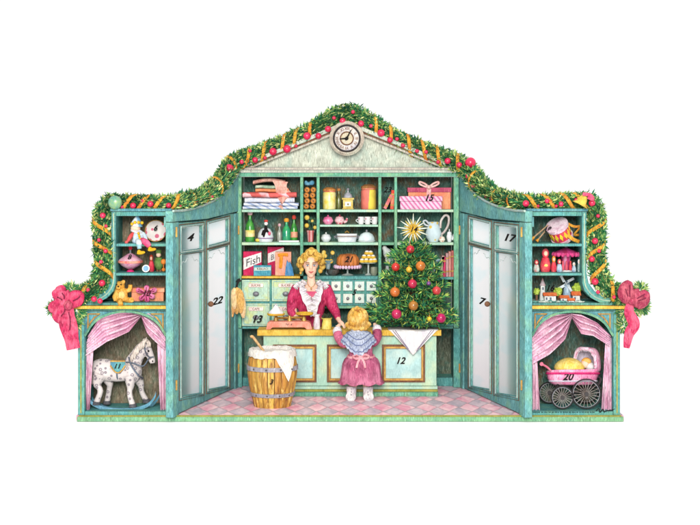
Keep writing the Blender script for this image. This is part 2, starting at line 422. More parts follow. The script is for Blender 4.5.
        if i == 1:
            kb = DM(Dt(206.4), .02, Z(304, A0.y + DD.y * Dt(206)))
            m = MB(); m.ell(kb + Vector((DN.x, DN.y, 0)) * .03, .03, .03, .03); m.tube([kb, kb + Vector((DN.x, DN.y, 0)) * .03], .012); mir(m).build('door_knob', BROWN, d, 60)
    for zpy, px in ((230, 235.6), (368, 235.6), (232, 173), (385, 173)):
        u = Dt(px); z = Z(zpy, A0.y + DD.y * u); m = MB(); m.tube([DM(u, .036, z - .05), DM(u, .036, z + .05)], .011, 6); mir(m).build('hinge', GOLDB, fr)
door_side(1); door_side(-1)

# ------------------------------------------------------------------ corner cabinets
def cab(mirror):
    mir = (lambda q: q.mirror()) if mirror else (lambda q: q)
    fx = (lambda v: Vector((-.02 - v.x, v.y, v.z))) if mirror else (lambda v: v)
    side = 'right' if mirror else 'left'
    what = 'a pink doll pram' if mirror else 'a white rocking horse'
    BK = BACKT if mirror else BACKB
    D = .52
    t = thing('display_cabinet', f'teal {side} cabinet with three shelves above an arched niche for {what}', 'cabinet', fx(P(125, 416, .25)))
    def pb(name, mat, *a, **k): return mir(MB().pbox(*a, **k)).build(name, mat, t)
    # lower box
    pb('side_panel', TEAL, 78, 84.5, 311, 415, 0, D); pb('side_panel', TEAL, 166.5, 171, 311, 415, 0, D)
    m = MB(); m.box(X(84.7, 0), X(166.3, 0), .01, D, FZ + .001, Z(411.5, 0)); mir(m).build('bottom_rail', TEAL, t)
    m = MB(); m.box(X(84.7, 0), X(166.3, 0), D - .02, D, Z(411.3, 0), Z(311.5, 0)); mir(m).build('back_panel', BK, t)
    m = MB(); m.box(X(78.2, 0), X(170.8, 0), .002, D - .002, Z(310.8, 0), Z(308.8, 0)); mir(m).build('box_top', TEAL, t)
    # arch spandrels
    cx, w = 125.5, 41; 
    for s in (-1, 1):
        arc = [(cx + s * w * math.sin(a), 348 - 36.5 * (math.cos(a)) ** .8) for a in [PI / 2 * k / 12 for k in range(13)]]
        arc = [(a, b) for a, b in arc if b < 335] + [(cx + s * (w - .2), 336)]
        pts = [(cx + s * w, 311.2)] + [(a, b) for a, b in arc[::-1]] + ([(cx + s * .01, 311.2)])
        m = MB(); m.pprism(pts, .012, .05); mir(m).build('spandrel', TEALD, t)
        line = [P(a - s * 0, b, .004) for a, b in arc]
        m = MB(); m.tube(line, .013, 6); mir(m).build('arch_bead', GREENT, t)
        tri = [(cx + s * 37.5, 329), (cx + s * 37.5, 314), (cx + s * 25.5, 314), (cx + s * 31, 317.4), (cx + s * 34.8, 322.2)]
        m = MB(); m.tube([P(a, b, .006) for a, b in tri], .009, 6, closed=True); mir(m).build('spandrel_moulding', GOLDB, t)
    for a, b in ((79.2, 81), ):
        m = MB(); m.box(X(80.4, 0), X(81.6, 0), -.006, .004, Z(413, 0), Z(313, 0)); mir(m).build('gold_fillet', OLIVE, t)
    m = MB(); m.box(X(168.4, 0), X(169.4, 0), -.006, .004, Z(413, 0), Z(313, 0)); mir(m).build('gold_fillet', GOLDB, t)
    m = MB(); m.box(X(67, 0), X(172, 0), -.06, D, Z(308.4, 0), Z(305.4, 0)); mir(m).build('counter_ledge', GOLD, t)
    m = MB(); m.box(X(82, 0), X(171.2, 0), .0, D - .01, Z(305.2, 0), Z(303, 0)); mir(m).build('top_board', TEAL, t)
    # shelf hutch
    m = MB(); m.pprism([(111.5, 211.5), (115.8, 211.5), (115.8, 283), (113.5, 291), (107, 298), (98, 302.8), (83, 302.8), (83, 299.5), (95, 297), (103.5, 291), (109.5, 283), (111.5, 273)], 0, D - .08); mir(m).build('side_scroll', TEAL, t)
    m = MB(); m.tube(pline([(113.6, 213), (113.6, 260), (113.4, 281), (110, 290), (103.5, 296.5), (95, 300), (84, 301)], -.003), .008, 6); mir(m).build('scroll_bead', MINT, t)
    pb('side_panel', TEAL, 167.2, 171.2, 211.5, 302.8, 0, D - .08)
    pb('top_rail', TEAL, 116, 167, 211.5, 216, 0, D - .08, front=-.002)
    pb('cornice', TEALD, 110.5, 172, 208.5, 211.3, 0, D - .06, front=.02)
    pb('shelf', TEAL, 116, 167, 243.6, 246.4, .004, D - .09); pb('shelf', TEAL, 116, 167, 273, 275.6, .004, D - .09)
    m = MB(); m.prism([(X(a, 0), Z(b, 0)) for a, b in [(115.6, 216.2), (167.1, 216.2), (167.1, 302.7), (98, 302.7), (107, 298), (113.3, 291.2), (115.6, 283.6)]], D - .1, D - .085); mir(m).build('hutch_back', BK, t)
    return t
cab(False); cab(True)

# ------------------------------------------------------------------ wall shelving
YS = 1.85; YB = 2.22; DP = .36
t = thing('wall_shelving', 'tall teal shop shelving across the back wall with drawers, stone pediment above', 'shelving', P(346, 390, 2.0))
def part(name, mat, *a, **k): return MB().pbox(*a, **k).build(name, mat, t)
part('side_panel', GREENT, 236.5, 241.5, 177, 328, YS, DP); part('side_panel', GREENT, 453.8, 458.8, 177, 328, YS, DP)
part('top_board', GREENT, 236.5, 458.8, 172.6, 176.8, YS, DP, front=.01)
for x0, x1, y0, y1 in ((300.2, 303.2, 177, 275.8), (316.6, 319.6, 177, 275.8), (378.4, 381.4, 177, 326), (394.4, 397.2, 177, 326)):
    part('divider', GREENT, x0, x1, y0, y1, YS, DP - .01, front=-.006)
cols = [(241.7, 300), (303.4, 316.4), (319.8, 378.2), (381.6, 394.2), (397.4, 453.6)]
for ci, (a, b) in enumerate(cols):
    for y0, y1 in ((209.6, 212.2), (242.4, 245.2)): part('shelf', GREENT if ci % 2 else MINT, a, b, y0, y1, YS, DP - .01, front=-.008)
part('shelf', MINT, 319.8, 378.2, 224.8, 226.8, YS, DP - .01, front=-.01)
part('shelf', GOLD, 241.7, 300, 276.2, 278.4, YS, DP - .01, front=.0)
part('shelf', TEAL, 303.4, 378.2, 276, 279.4, YS, DP - .01, front=.002)
part('shelf', TEAL, 397.4, 453.6, 277, 279.6, YS, DP - .01, front=-.006)
part('shelf', TEAL, 381.6, 453.6, 323.6, 326.2, YS, DP - .01, front=-.006)
m = MB(); m.box(X(241.6, YS), X(453.7, YS), YB - .012, YB, Z(327, YS), Z(177, YS)); m.build('back_panel', BACKT, t)
m = MB(); m.box(X(236.6, YS), X(458.7, YS), YB + .03, YB + .06, FZ + .002, Z(328.3, YS)); m.build('base_back_panel', BACKR, t)
m = MB(); m.box(X(241.6, YS), X(453.7, YS), YS + .1, YB + .028, FZ + .002, FZ + .1); m.build('base_plinth', TEAL, t)
part('base_post', TEAL, 234.5, 242, 328.4, 387.3, YS, DP); part('base_post', TEAL, 453.4, 460.5, 328.4, 387.3, YS, DP)
part('corner_post', TEAL, 459.2, 466, 171, 388, YS + .03, .06); part('corner_post', TEAL, 229.5, 236.2, 171, 388, YS + .03, .06)
part('base_board', TEAL, 242.2, 453.2, 326.4, 328.8, YS, DP - .01, front=.004)
# pediment
m = MB(); m.pprism([(243, 167.4), (452, 167.4), (347, 127)], YS + .03, .2); m.build('tympanum', CREAM, t)
part('cornice', CREAM2, 233, 462, 167.6, 169.8, YS, .3, front=.06); part('cornice', CREAM, 235, 460, 170, 172.4, YS, .28, front=.035)
for s in (-1, 1):
    for o, w, fr, mt in ((0, 4.4, .07, CREAM), (4.7, 1.6, .05, BROWN), (6.4, 2.6, .045, CREAM2)):
        x0 = 347 + s * (113 - o * 2.2); y0 = 167.2; 
        pts = [(x0, y0), (347 + s * 2, 126 + o - 4.5), (347 + s * 2, 126 + o - 4.5 + w), (x0 - s * w * 2.3, y0)]
        m = MB(); m.pprism(pts, YS, .2, front=fr); m.build('raking_moulding', mt, t)
# drawers on the left
def drawer(x0, x1, y0, y1, big=True, num=None):
    d = MB().pbox(x0, x1, y0, y1, YS, .3, front=.012).build('drawer', MINTD if big else PALED, t)
    cx = (x0 + x1) / 2
    if big:
        r = [(x0 + 1.6, y0 + 1.6), (x1 - 1.6, y0 + 1.6), (x1 - 1.6, y1 - 1.6), (x0 + 1.6, y1 - 1.6)]
        m = MB(); m.tube([P(a, b, YS - .014) for a, b in r], .006, 5, closed=True); m.build('drawer_line', wc('drawer_line_paint', (150, 196, 196), (196, 190, 140), .2), d)
        m = MB(); m.pprism([(cx - 7, y0 + 3.6), (cx + 7, y0 + 3.6), (cx + 7.6, y0 + 5.4), (cx + 7, y0 + 7.4), (cx - 7, y0 + 7.4), (cx - 7.6, y0 + 5.4)], YS - .022, .009); lp = m.build('label_plate', wc('label_paper', (240, 214, 208), (244, 232, 226), .12, ink=.005), d)
        text('lettering', 'SUCRE' if y0 < 300 else 'CAFE', P(cx, y0 + 5.6, YS - .024), .036, BROWN, d, shear=0, bold=.001)
        m = MB(); q = P(cx, y0 + 14, YS - .035); m.ell(q, .036, .02, .027); m.tube([q, q + Vector((0, .03, 0))], .014, 8); m.build('drawer_knob', STEEL, d, 60)
    else:
        m = MB(); q = P(cx, (y0 + y1) / 2, YS - .03); m.ell(q, .018, .018, .018, 8); m.build('drawer_knob', STEEL, d, 60)
    if num: text('number', num, P(cx + .5, y0 + 16, YS - .062), .115, INKM, d)
PALED = wc('pale_drawer_paint', (226, 232, 220), (204, 226, 220), .12, 9, ink=.006, hatch=.25)
m = MB(); m.pbox(241.7, 378.2, 279.6, 305.6, YS + .012, .3); m.build('drawer_carcass', TEAL, t)
m = MB(); m.pbox(241.7, 318.5, 305.8, 326.2, YS + .012, .3); m.build('drawer_carcass', TEAL, t)
for x0, x1 in ((242.2, 269.6), (272, 299.4), (302, 318)):
    drawer(x0, x1, 279.8, 301.2); drawer(x0, x1, 303.4, 325.8, num='13' if x0 < 250 else None)
for i in range(5):
    x0 = 319.6 + i * 11.75
    for y0 in (281.4, 293.8): drawer(x0, x0 + 9.4, y0, y0 + 9.2, False)
text('number', '5', P(353.7, 292.4, YS - .014), .085, INKM, t)
part('shelf', GREENT, 319.8, 378.2, 305.8, 308.4, YS, DP - .01, front=.003)
# clock on the pediment
cy = 1.74; c = P(346.8, 138.4, cy)
k = thing('wall_clock', 'round stone framed clock with black hands at the peak of the pediment', 'clock', c)
def disc(m, c, r0, r1, d0, d1, seg=36):   # ring facing the street
    M = RX(PI / 2)
    return m.lathe(c, [(r0, d0), (r1, d0), (r1, d1), (r0, d1), (r0, d0)], seg, M)
kk = K(cy)
m = MB(); m.lathe(c, [(.001, -.1), (17.4 * kk, -.1), (17.4 * kk, .0), (15 * kk, .03), (13.2 * kk, .012), (.001, .012)], 40, RX(PI / 2)); m.build('case', wc('clock_stone', (190, 176, 160), (206, 206, 186), .3, 9, hatch=.6), k, 40)
m = MB(); m.lathe(c, [(.001, .013), (13.0 * kk, .013), (13.0 * kk, .018), (.001, .018)], 40, RX(PI / 2)); m.build('dial', wc('clock_dial', (206, 198, 190), (180, 178, 188), .2, 14, hatch=.4), k)
m = MB(); m.tube([c + Vector((math.cos(a) * 13 * kk, -.02, math.sin(a) * 13 * kk)) for a in [2 * PI * i / 40 for i in range(40)]], .012, 6, closed=True); m.build('bezel', DARKM, k, 60)
m = MB(); m.tube([c + Vector((math.cos(a) * 6.4 * kk, -.02, math.sin(a) * 6.4 * kk)) for a in [2 * PI * i / 32 for i in range(32)]], .008, 6, closed=True); m.build('inner_ring', BROWN, k, 60)
m = MB(); m.lathe(c, [(.001, .019), (6.2 * kk, .019), (6.2 * kk, .0205), (.001, .0205)], 32, RX(PI / 2)); m.build('dial_centre', wc('dial_centre_paint', (202, 190, 160), (190, 184, 176), .25, 16, hatch=.4), k)
for h in range(1, 13):
    a = PI / 2 - h * PI / 6; Rt = Matrix.Rotation(a - PI / 2, 3, 'Z'); Mx = Matrix(((1, 0, 0), (0, 0, -1), (0, 1, 0))) @ Rt
    text('numeral', ['I', 'II', 'III', 'IV', 'V', 'VI', 'VII', 'VIII', 'IX', 'X', 'XI', 'XII'][h - 1], c + Vector((math.cos(a) * 9.7 * kk, -.021, math.sin(a) * 9.7 * kk)), .046, BROWN, k, Mx, 0, .001, .002)
m = MB(); m.tube([c + Vector((-.012, -.03, -.02)), c + Vector((4.2 * kk, -.03, 8.2 * kk))], [.012, .005], 6); m.build('clock_hand', INKM, k)
m = MB(); m.tube([c + Vector((.01, -.034, .0)), c + Vector((-7.2 * kk, -.034, -.6 * kk))], [.012, .006], 6); m.ell(c + Vector((0, -.034, 0)), .02, .012, .02, 10); m.build('clock_hand', INKM, k)

# ------------------------------------------------------------------ counter
YC = 1.25; CB = 1.50
t = thing('shop_counter', 'long mint green shop counter with gold framed panels and an ochre top', 'counter', P(350, 396, 1.38))
m = MB(); m.pbox(263.5, 436.5, 335.6, 385.8, YC, CB - YC); m.build('body', MINT, t)
m = MB(); m.box(X(257.5, YC), X(441, YC), YC - .05, CB + .02, Z(335.2, YC), Z(329.6, YC)); m.build('counter_top', GOLD, t)
m = MB(); m.box(X(262.5, YC), X(437.5, YC), YC - .016, CB, Z(389, YC), Z(386, YC)); m.build('plinth_moulding', MINT, t)
m = MB(); m.box(X(262.5, YC), X(437.5, YC), YC - .02, CB, Z(391.4, YC), Z(389.2, YC)); m.build('plinth_moulding', OLIVE, t)
m = MB(); m.box(X(262, YC), X(438, YC), YC - .03, CB, FZ + .001, Z(391.6, YC)); m.build('plinth', GREENT, t)
for x0, x1 in ((273, 316.5), (327, 370), (382, 425)):
    y0, y1 = 344.5, 382
    pn = MB().pbox(x0 + 3.4, x1 - 3.4, y0 + 3.4, y1 - 3.4, YC, .02, front=.004).build('panel', PALEB, t)
    for o, w, f, mt in ((0, 1.8, .02, BROWN), (1.8, 2.0, .03, GOLDB)):
        m = MB(); a, b, c_, d_ = x0 + o, x1 - o, y0 + o, y1 - o
        m.pprism([(a, c_), (b, c_), (b - w, c_ + w), (a + w, c_ + w)], YC, .002, front=f); m.pprism([(a, d_), (b, d_), (b - w, d_ - w), (a + w, d_ - w)], YC, .002, front=f)
        m.pprism([(a, c_), (a + w, c_ + w), (a + w, d_ - w), (a, d_)], YC, .002, front=f); m.pprism([(b, c_), (b - w, c_ + w), (b - w, d_ - w), (b, d_)], YC, .002, front=f)
        m.build('panel_frame', mt, pn)
text('number', '12', P(400, 361, YC - .008), .1, INKM, t)
# ------------------------------------------------------------------ goods on the wall shelves
KS = K(1.98)
def lat(px, zb, Y, prof, name, mat, par, seg=20, sm=45, sy=1.0):
    k = K(Y); return MB().lathe((X(px, Y), Y, zb), [(r * k, h * k) for r, h in prof], seg, sy=sy).build(name, mat, par, sm)
def top(py): return Z(py, YS) + .001
R1, R2, RM, R3L, R3M, R3R = top(209.6), top(242.4), top(224.8), top(276.2), top(276), top(277)
def slab(name, label, cat, x0, x1, zb, h, Y, d, mat, group=None, folds=0, wav=.012, ang=0):
    """a folded cloth: rounded slab with layered front edge"""
    k = K(Y); o = thing(name, label, cat, (X((x0 + x1) / 2, Y), Y, zb), group)
    n = max(1, folds); hh = h * k / n
    for j in range(n):
        m = MB(); a, b = X(x0, Y) + .01 * (j % 2), X(x1, Y) - .012 * ((j + 1) % 2)
        def fn(u, v, j=j, a=a, b=b):
            th = PI * v; return Vector((lerp(a, b, u) , Y - d / 2 - math.sin(th) * hh * .6 + wav * math.sin(u * 11 + j * 2), zb + hh * (j + .5) - math.cos(th) * hh * .48 + .25 * wav * math.sin(u * 8 + j)))
        m.sheet(fn, 22, 8, d); m.build('cloth_fold', mat, o, 70)
    return o
LINB = stripes('blue_white_linen', (222, 226, 240), (150, 168, 206), 9, (1, .2, 2), .62, dist=.4)
LINR = stripes('coral_red_cloth', (216, 92, 88), (240, 190, 196), 4, (1, .1, 1), .7, dist=.5)
LINO = wc('orange_cloth', (224, 140, 92), (226, 116, 96), .3, 12)
LINC = wc('dusty_pink_lace', (222, 172, 156), (200, 128, 116), .3, 16, hatch=.5)
z = R1
slab('folded_linen', 'blue and white folded linen at the very bottom of the cloth stack', 'linen', 243.5, 299, z, 6.4, 2.0, .2, LINB, 'linens stacked on the top shelf', 2); z += 6.6 * KS
slab('folded_linen', 'white and pale blue linen second from the bottom of the cloth stack', 'linen', 245.5, 296, z, 5, 2.0, .19, wc('white_blue_linen', (226, 226, 236), (176, 190, 220), .2, 14), 'linens stacked on the top shelf', 1); z += 5.2 * KS
slab('folded_linen', 'coral red rolled cloth with pale stripes in the middle of the stack', 'linen', 243.5, 298, z, 5.2, 1.98, .2, LINR, 'linens stacked on the top shelf', 1); z += 5.4 * KS
slab('folded_linen', 'orange folded cloth beneath the top lace cloth of the stack', 'linen', 256, 290, z, 3.4, 2.0, .18, LINO, 'linens stacked on the top shelf', 1); z += 3.6 * KS
o = slab('folded_linen', 'pale sage green cloth tucked under the dusty pink lace', 'linen', 256, 284, z, 3.2, 2.0, .18, wc('sage_cloth', (150, 178, 150), (226, 226, 210), .25, 14), 'linens stacked on the top shelf', 1); z += 3.4 * KS
o = thing('lace_cloth', 'dusty pink lace cloth on top of the linens, its corner hanging down in front', 'cloth', (X(272, 1.9), 1.9, z))
m = MB(); a, b = X(253, 1.95), X(285, 1.95)
m.sheet(lambda u, v: Vector((lerp(a, b, u), 1.98 - math.sin(PI * v) * .05, z + .028 + .03 * math.sin(PI * u) - math.cos(PI * v) * .024)), 18, 8, .16); m.build('cloth_fold', LINC, o, 70)
zz = z
def hang(u, v):
    px = lerp(lerp(272, 283, v), lerp(288, 292 - 13 * max(0, v - .62) / .38, v), u) - 3 * math.sin(v * 9) * (u - .3)
    return Vector((X(px, 1.87), 1.872 + .012 * math.sin(u * 7 + v * 3), lerp(zz + .045, R1 + .012, v) + .06 * (u - .5) * (v - .3)))
m = MB(); m.sheet(hang, 10, 16, .012); m.build('hanging_corner', LINC, o, 60)
# gingerbread
GB = spots('gingerbread', (196, 124, 44), (120, 66, 26), 34, .22)
for i in range(8):
    px = 306.6 + 6.3 * (i % 2) + (.5 if i // 2 % 2 else -.3); zc = R1 + (2.9 + 5.5 * (i // 2)) * KS
    o = thing('gingerbread', 'round brown gingerbread with a dark centre in the narrow upper compartment', 'gingerbread', (X(px, 1.93), 1.93, zc - .03), 'gingerbreads piled in the narrow compartment')
    M = RX(PI / 2 - .15 * random.random()) 
    MB().lathe((X(px, 1.93), 1.93, zc), [(.001, -.02), (.027, -.02), (.033, -.004), (.031, .016), (.02, .024), (.001, .022)], 16, M).build('biscuit', GB, o, 50)
    MB().ell((X(px, 1.93), 1.904, zc), .009, .006, .009, 8).build('almond', BROWN, o, 60)
o = thing('paper_bag', 'crumpled blue paper on top of the gingerbread pile', 'paper', (X(309.5, 1.96), 1.96, R1 + 23.4 * KS))
melt(MB().ell((X(308, 1.96), 1.96, R1 + 25.4 * KS), .045, .04, .022).ell((X(312, 1.95), 1.95, R1 + 26.4 * KS), .03, .03, .03).ell((X(306, 1.95), 1.95, R1 + 27 * KS), .02, .02, .022).build('crumple', wc('blue_paper', (80, 142, 176), (120, 170, 190), .3, 18), o), .008, 2)
# jars
def jar(px, w, h, body, lid, label, zb, Y=2.0, fruit=None):
    o = thing('glass_jar', label, 'jar', (X(px, Y), Y, zb), 'sweet jars on the top shelf')
    lat(px, zb, Y, [(.01, 0), (w * .95, 0), (w, 1.5), (w, h * .72), (w * .9, h * .78), (.01, h * .78)], 'jar_body', body, o)
    lat(px, zb, Y, [(.01, h * .79), (w * .96, h * .79), (w * .98, h * .84), (.01, h * .84)], 'rim', wc('jar_rim', (216, 118, 84), (236, 170, 150), .3, 14), o)
    lat(px, zb, Y, [(.01, h * .845), (w * 1.04, h * .845), (w * 1.0, h * .91), (w * .55, h * .99), (.01, h)], 'lid', lid, o)
    return o
HONEY = gloss('honey_sweets', (226, 196, 70), (236, 224, 170), .3, var=.3); LIDO = wc('orange_lid', (196, 128, 62), (150, 100, 60), .3, 16)
jar(329.3, 6.6, 22, HONEY, LIDO, 'large jar of yellow sweets with an orange lid, left of the coffee mill', R1)
jar(368.6, 7.6, 25, stripes('red_yellow_sweets', (226, 200, 72), (222, 116, 100), 4.2, (1, 0, 0), .38, dist=.1, soft=.15), wc('brown_lid', (150, 96, 56), (176, 132, 66), .3, 16), 'tall jar of red and yellow sweets with a brown domed lid', R1)
o = thing('bottle', 'slim olive brown bottle standing between the yellow jar and the coffee mill', 'bottle', (X(338.8, 2.06), 2.06, R1))
lat(338.8, R1, 2.06, [(.01, 0), (3, 0), (3.2, 9), (2.2, 13), (1.1, 15), (1.1, 18), (.01, 18)], 'glass_body', gloss('olive_glass', (112, 122, 62), (86, 76, 44), .2), o)
lat(338.8, R1, 2.06, [(.01, 18.1), (1.7, 18.1), (1.7, 20.5), (.01, 20.5)], 'stopper', LIDO, o)
o = thing('coffee_mill', 'small square ochre coffee mill with a silver dome and knob on the top shelf', 'coffee mill', (X(348, 1.97), 1.97, R1)); Y = 1.97
m = MB(); m.box(X(343, Y), X(353, Y), Y - .05, Y + .06, R1, R1 + 9.6 * KS); m.box(X(342, Y), X(354, Y), Y - .06, Y + .07, R1 + 9.7 * KS, R1 + 11.4 * KS); m.box(X(342.4, Y), X(353.6, Y), Y - .056, Y + .065, R1 + .0004, R1 + 1.2 * KS); m.build('box', wc('mill_wood', (206, 176, 84), (226, 204, 130), .3, 14, ink=.006), o)
m = MB(); m.box(X(345, Y), X(351, Y), Y - .062, Y - .051, R1 + 3 * KS, R1 + 7.6 * KS); d = m.build('drawer', PALED, o); MB().ell((X(348, Y), Y - .07, R1 + 5.2 * KS), .01).build('drawer_knob', BRASS, d, 60)
lat(348, R1, Y, [(.01, 11.5), (4.6, 11.5), (3.8, 14.5), (1.6, 16.6), (.8, 17), (.8, 19), (.01, 19)], 'dome', gloss('silver_dome', (190, 190, 196), (140, 140, 150), .3), o)
MB().ell((X(348, Y), Y, R1 + 20 * KS), .017).build('knob', STEEL, o, 60)
# leaning books in the narrow upper compartment
def book(x0, x1, zb, h, Y, d, mat, label, group, tilt=0.0, name='book', cat='book'):
    k = K(Y); c = Vector((X((x0 + x1) / 2, Y), Y, zb)); w = (x1 - x0) * k / 2; o = thing(name, label, cat, c, group)
    lift = w * math.sin(abs(tilt)); M = lambda a, b, e: c + Vector((0, 0, lift)) + RY(tilt) @ Vector((a, b, e))
    m = MB(); m.box(-w, w, -d / 2, -d / 2 + .012, 0, h * k, M); m.box(-w, -w + .008, -d / 2 + .0125, d / 2, 0, h * k, M); m.box(w - .008, w, -d / 2 + .0125, d / 2, 0, h * k, M); m.build('cover', mat, o)
    m = MB(); m.box(-w + .009, w - .009, -d / 2 + .013, d / 2 - .012, .006, h * k - .008, M); m.build('pages', wc('book_pages', (226, 214, 190), None, .15), o)
    for q in (.22, .78):
        m = MB(); m.box(-w - .001, w + .001, -d / 2 - .004, -d / 2 - .0005, h * k * q - .008, h * k * q + .008, M); m.build('spine_band', GOLDB, o)
    return o
book(383, 386.2, R1, 15.5, 1.98, .16, wc('pink_book', (216, 130, 130), (196, 100, 100), .25, 12, ink=.005), 'pink book leaning right in the narrow compartment beside the gift boxes', None, .46)
book(390, 393.4, R1, 19, 1.99, .16, wc('scarlet_book', (226, 70, 52), (232, 150, 120), .3, 9, ink=.005), 'bright red book leaning on the wall of the narrow compartment beside the gift boxes', None, .07)
text('number', '23', P(387.2, 190.0, YB - .015), .085, INKM, bpy.data.objects['wall_shelving'])
# gift boxes
def giftbox(label, x0, x1, zb, h, lidh, Y0, d, bm, lm, name='gift_box'):
    k = K(Y0); o = thing(name, label, 'gift box', (X((x0 + x1) / 2, Y0), Y0 + d / 2, zb), 'gift boxes')
    m = MB(); m.box(X(x0 + .8, Y0), X(x1 - .8, Y0), Y0 + .01, Y0 + d - .01, zb, zb + (h - lidh) * k); m.build('box', bm, o)
    m = MB(); m.box(X(x0, Y0), X(x1, Y0), Y0, Y0 + d, zb + (h - lidh) * k + .001, zb + h * k); m.build('lid', lm, o); return o
def ribbon(m, pts, Y, w0, w1): m.tube(pline(pts, Y), [w0 + (w1 - w0) * abs(i / 30) for i in range(len(pline(pts, Y)))], 7, flat=.5)
Y = 2.02
o = giftbox('coral orange gift box with a wine red lid and a pink ribbon bow', 407.5, 451.5, R1, 21.5, 4.6, Y, .15, wc('coral_card', (238, 158, 118), (240, 130, 104), .2, 8, ink=.006), wc('wine_card', (190, 84, 112), (170, 62, 96), .2, 10, ink=.006))
RIB = wc('pale_pink_ribbon', (240, 192, 186), (226, 150, 150), .2, 16, ink=.004)
m = MB(); m.box(X(426.6, Y), X(431, Y), Y - .006, Y - .001, R1 + .01, R1 + 21.4 * K(Y)); m.box(X(426.6, Y), X(431, Y), Y - .006, Y + .15, R1 + 21.6 * K(Y), R1 + 22.2 * K(Y)); m.build('ribbon', RIB, o)
m = MB()
for s in (-1, 1):
    q = [P(429 + s * a, 187.4 - b, Y - .01) for a, b in ((0, 0), (4, 3.6), (9, 5.6), (9.4, 3.6), (5, 1.2), (0, 0))]
    m.tube(spline(q, 5), .012, 6, flat=.6)
m.ell(P(429, 187.2, Y - .015), .025, .02, .025, 10); m.build('bow', RIB, o, 60)
Y = 1.89
PS = stripes('pink_diagonal_stripes', (236, 190, 212), (206, 112, 160), 19, (1, 0, .8), .55, ink=.005)
o = giftbox('flat gift box with pink and white diagonal stripes in front of the coral box', 399.5, 442.5, R1, 13.2, 5, Y, .12, PS, PS)
text('number', '15', P(428.5, 198, Y - .014), .1, INKM, o)
# second row
GG = gloss('bright_green_glass', (84, 170, 60), (44, 120, 60), .15); GT = gloss('teal_green_glass', (30, 132, 110), (60, 170, 90), .15)
def bottle(px, w, h, mat, cap, lab, label, Y=1.99, zb=None, labm=None):
    zb = zb or R2; o = thing('bottle', label, 'bottle', (X(px, Y), Y, zb), 'bottles on the second shelf')
    lat(px, zb, Y, [(.01, 0), (w, 0), (w * 1.02, h * .42), (w * .8, h * .56), (w * .36, h * .7), (w * .32, h * .84), (.01, h * .84)], 'glass_body', mat, o)
    lat(px, zb, Y, [(.01, h * .845), (w * .5, h * .845), (w * .62, h * .93), (w * .4, h), (.01, h)], 'cap', cap, o)
    if lab: lat(px, zb, Y, [(w * 1.04, h * .16), (w * 1.05, h * .17), (w * 1.05, h * .36), (w * 1.04, h * .37)], 'label', labm or wc('yellow_label', (232, 206, 110), (240, 226, 190), .2, 16), o)
    return o
FOIL = wc('pink_foil', (226, 190, 200), (190, 110, 100), .3, 20)
o = bottle(250, 4.6, 31.5, GG, FOIL, True, 'plump green wine bottle with a crumpled pink foil top and yellow label')
bottle(286.5, 4.4, 23.5, GT, wc('amber_cap', (222, 150, 44), None, .25), False, 'squat teal green bottle with an amber stopper')
bottle(294, 3.6, 26.5, GG, wc('red_cap', (200, 70, 60), None, .25), True, 'tall green bottle with a red cap and coral label', 2.03, labm=wc('coral_label', (236, 150, 120), (240, 190, 160), .2, 14))
bottle(279.5, 2.6, 18, gloss('grey_glass', (170, 170, 160), (120, 130, 120), .2), FOIL, False, 'little grey glass flask beside the teal bottle', 2.03)
o = thing('lemon', 'small yellow lemon lying beside the plump green bottle', 'lemon', (X(257.5, 1.93), 1.93, R2)); MB().ell((X(257.5, 1.93), 1.93, R2 + .02), .026, .02, .02).build('fruit', wc('lemon_skin', (236, 206, 90), None, .2), o, 60)
Y = 1.97; o = thing('cookie_jar', 'white domed porcelain jar with a little red capped cook figure on it', 'jar', (X(265.5, Y), Y, R2))
lat(265.5, R2, Y, [(.01, 0), (7, 0), (7.6, 2), (8, 5), (7.2, 9), (5, 12.6), (2.4, 14), (.01, 14)], 'dome', PORC, o, 24)
lat(265.5, R2, Y, [(8.05, 3.2), (8.2, 3.4), (8.2, 4.2), (8.0, 4.4)], 'band', wc('grey_violet_line', (150, 130, 160), None, .2), o, 24)
m = MB(); m.ell(P(265.8, 229, Y - .07), .02, .018, .045); m.tube([P(263.6, 230, Y - .08), P(262, 235, Y - .1)], .012); m.tube([P(267, 230, Y - .08), P(269.5, 234, Y - .1)], .012); m.tube([P(265, 232, Y - .09), P(263.6, 237, Y - .105)], .012); melt(m.build('cook_figure', INKM, o), .006, 2)
MB().ell(P(266, 223.6, Y - .07), .022, .02, .022).build('cook_head', WHITE, o, 60); MB().ell(P(266, 221, Y - .07), .024, .022, .016).build('cook_cap', wc('red_cap', (200, 60, 50)), o, 60)
MB().ell(P(269.4, 233.4, Y - .1), .016, .01, .022).build('apron_spot', ROSE, o, 60)
o = thing('tray', 'pale tray under the bottles on the second shelf', 'tray', (X(281, 1.92), 1.92, R2)); Y = 1.89
m = MB(); m.box(X(279, Y), X(299, Y), Y, Y + .02, R2, R2 + 1.6 * KS); m.build('rim', WHITE, o)
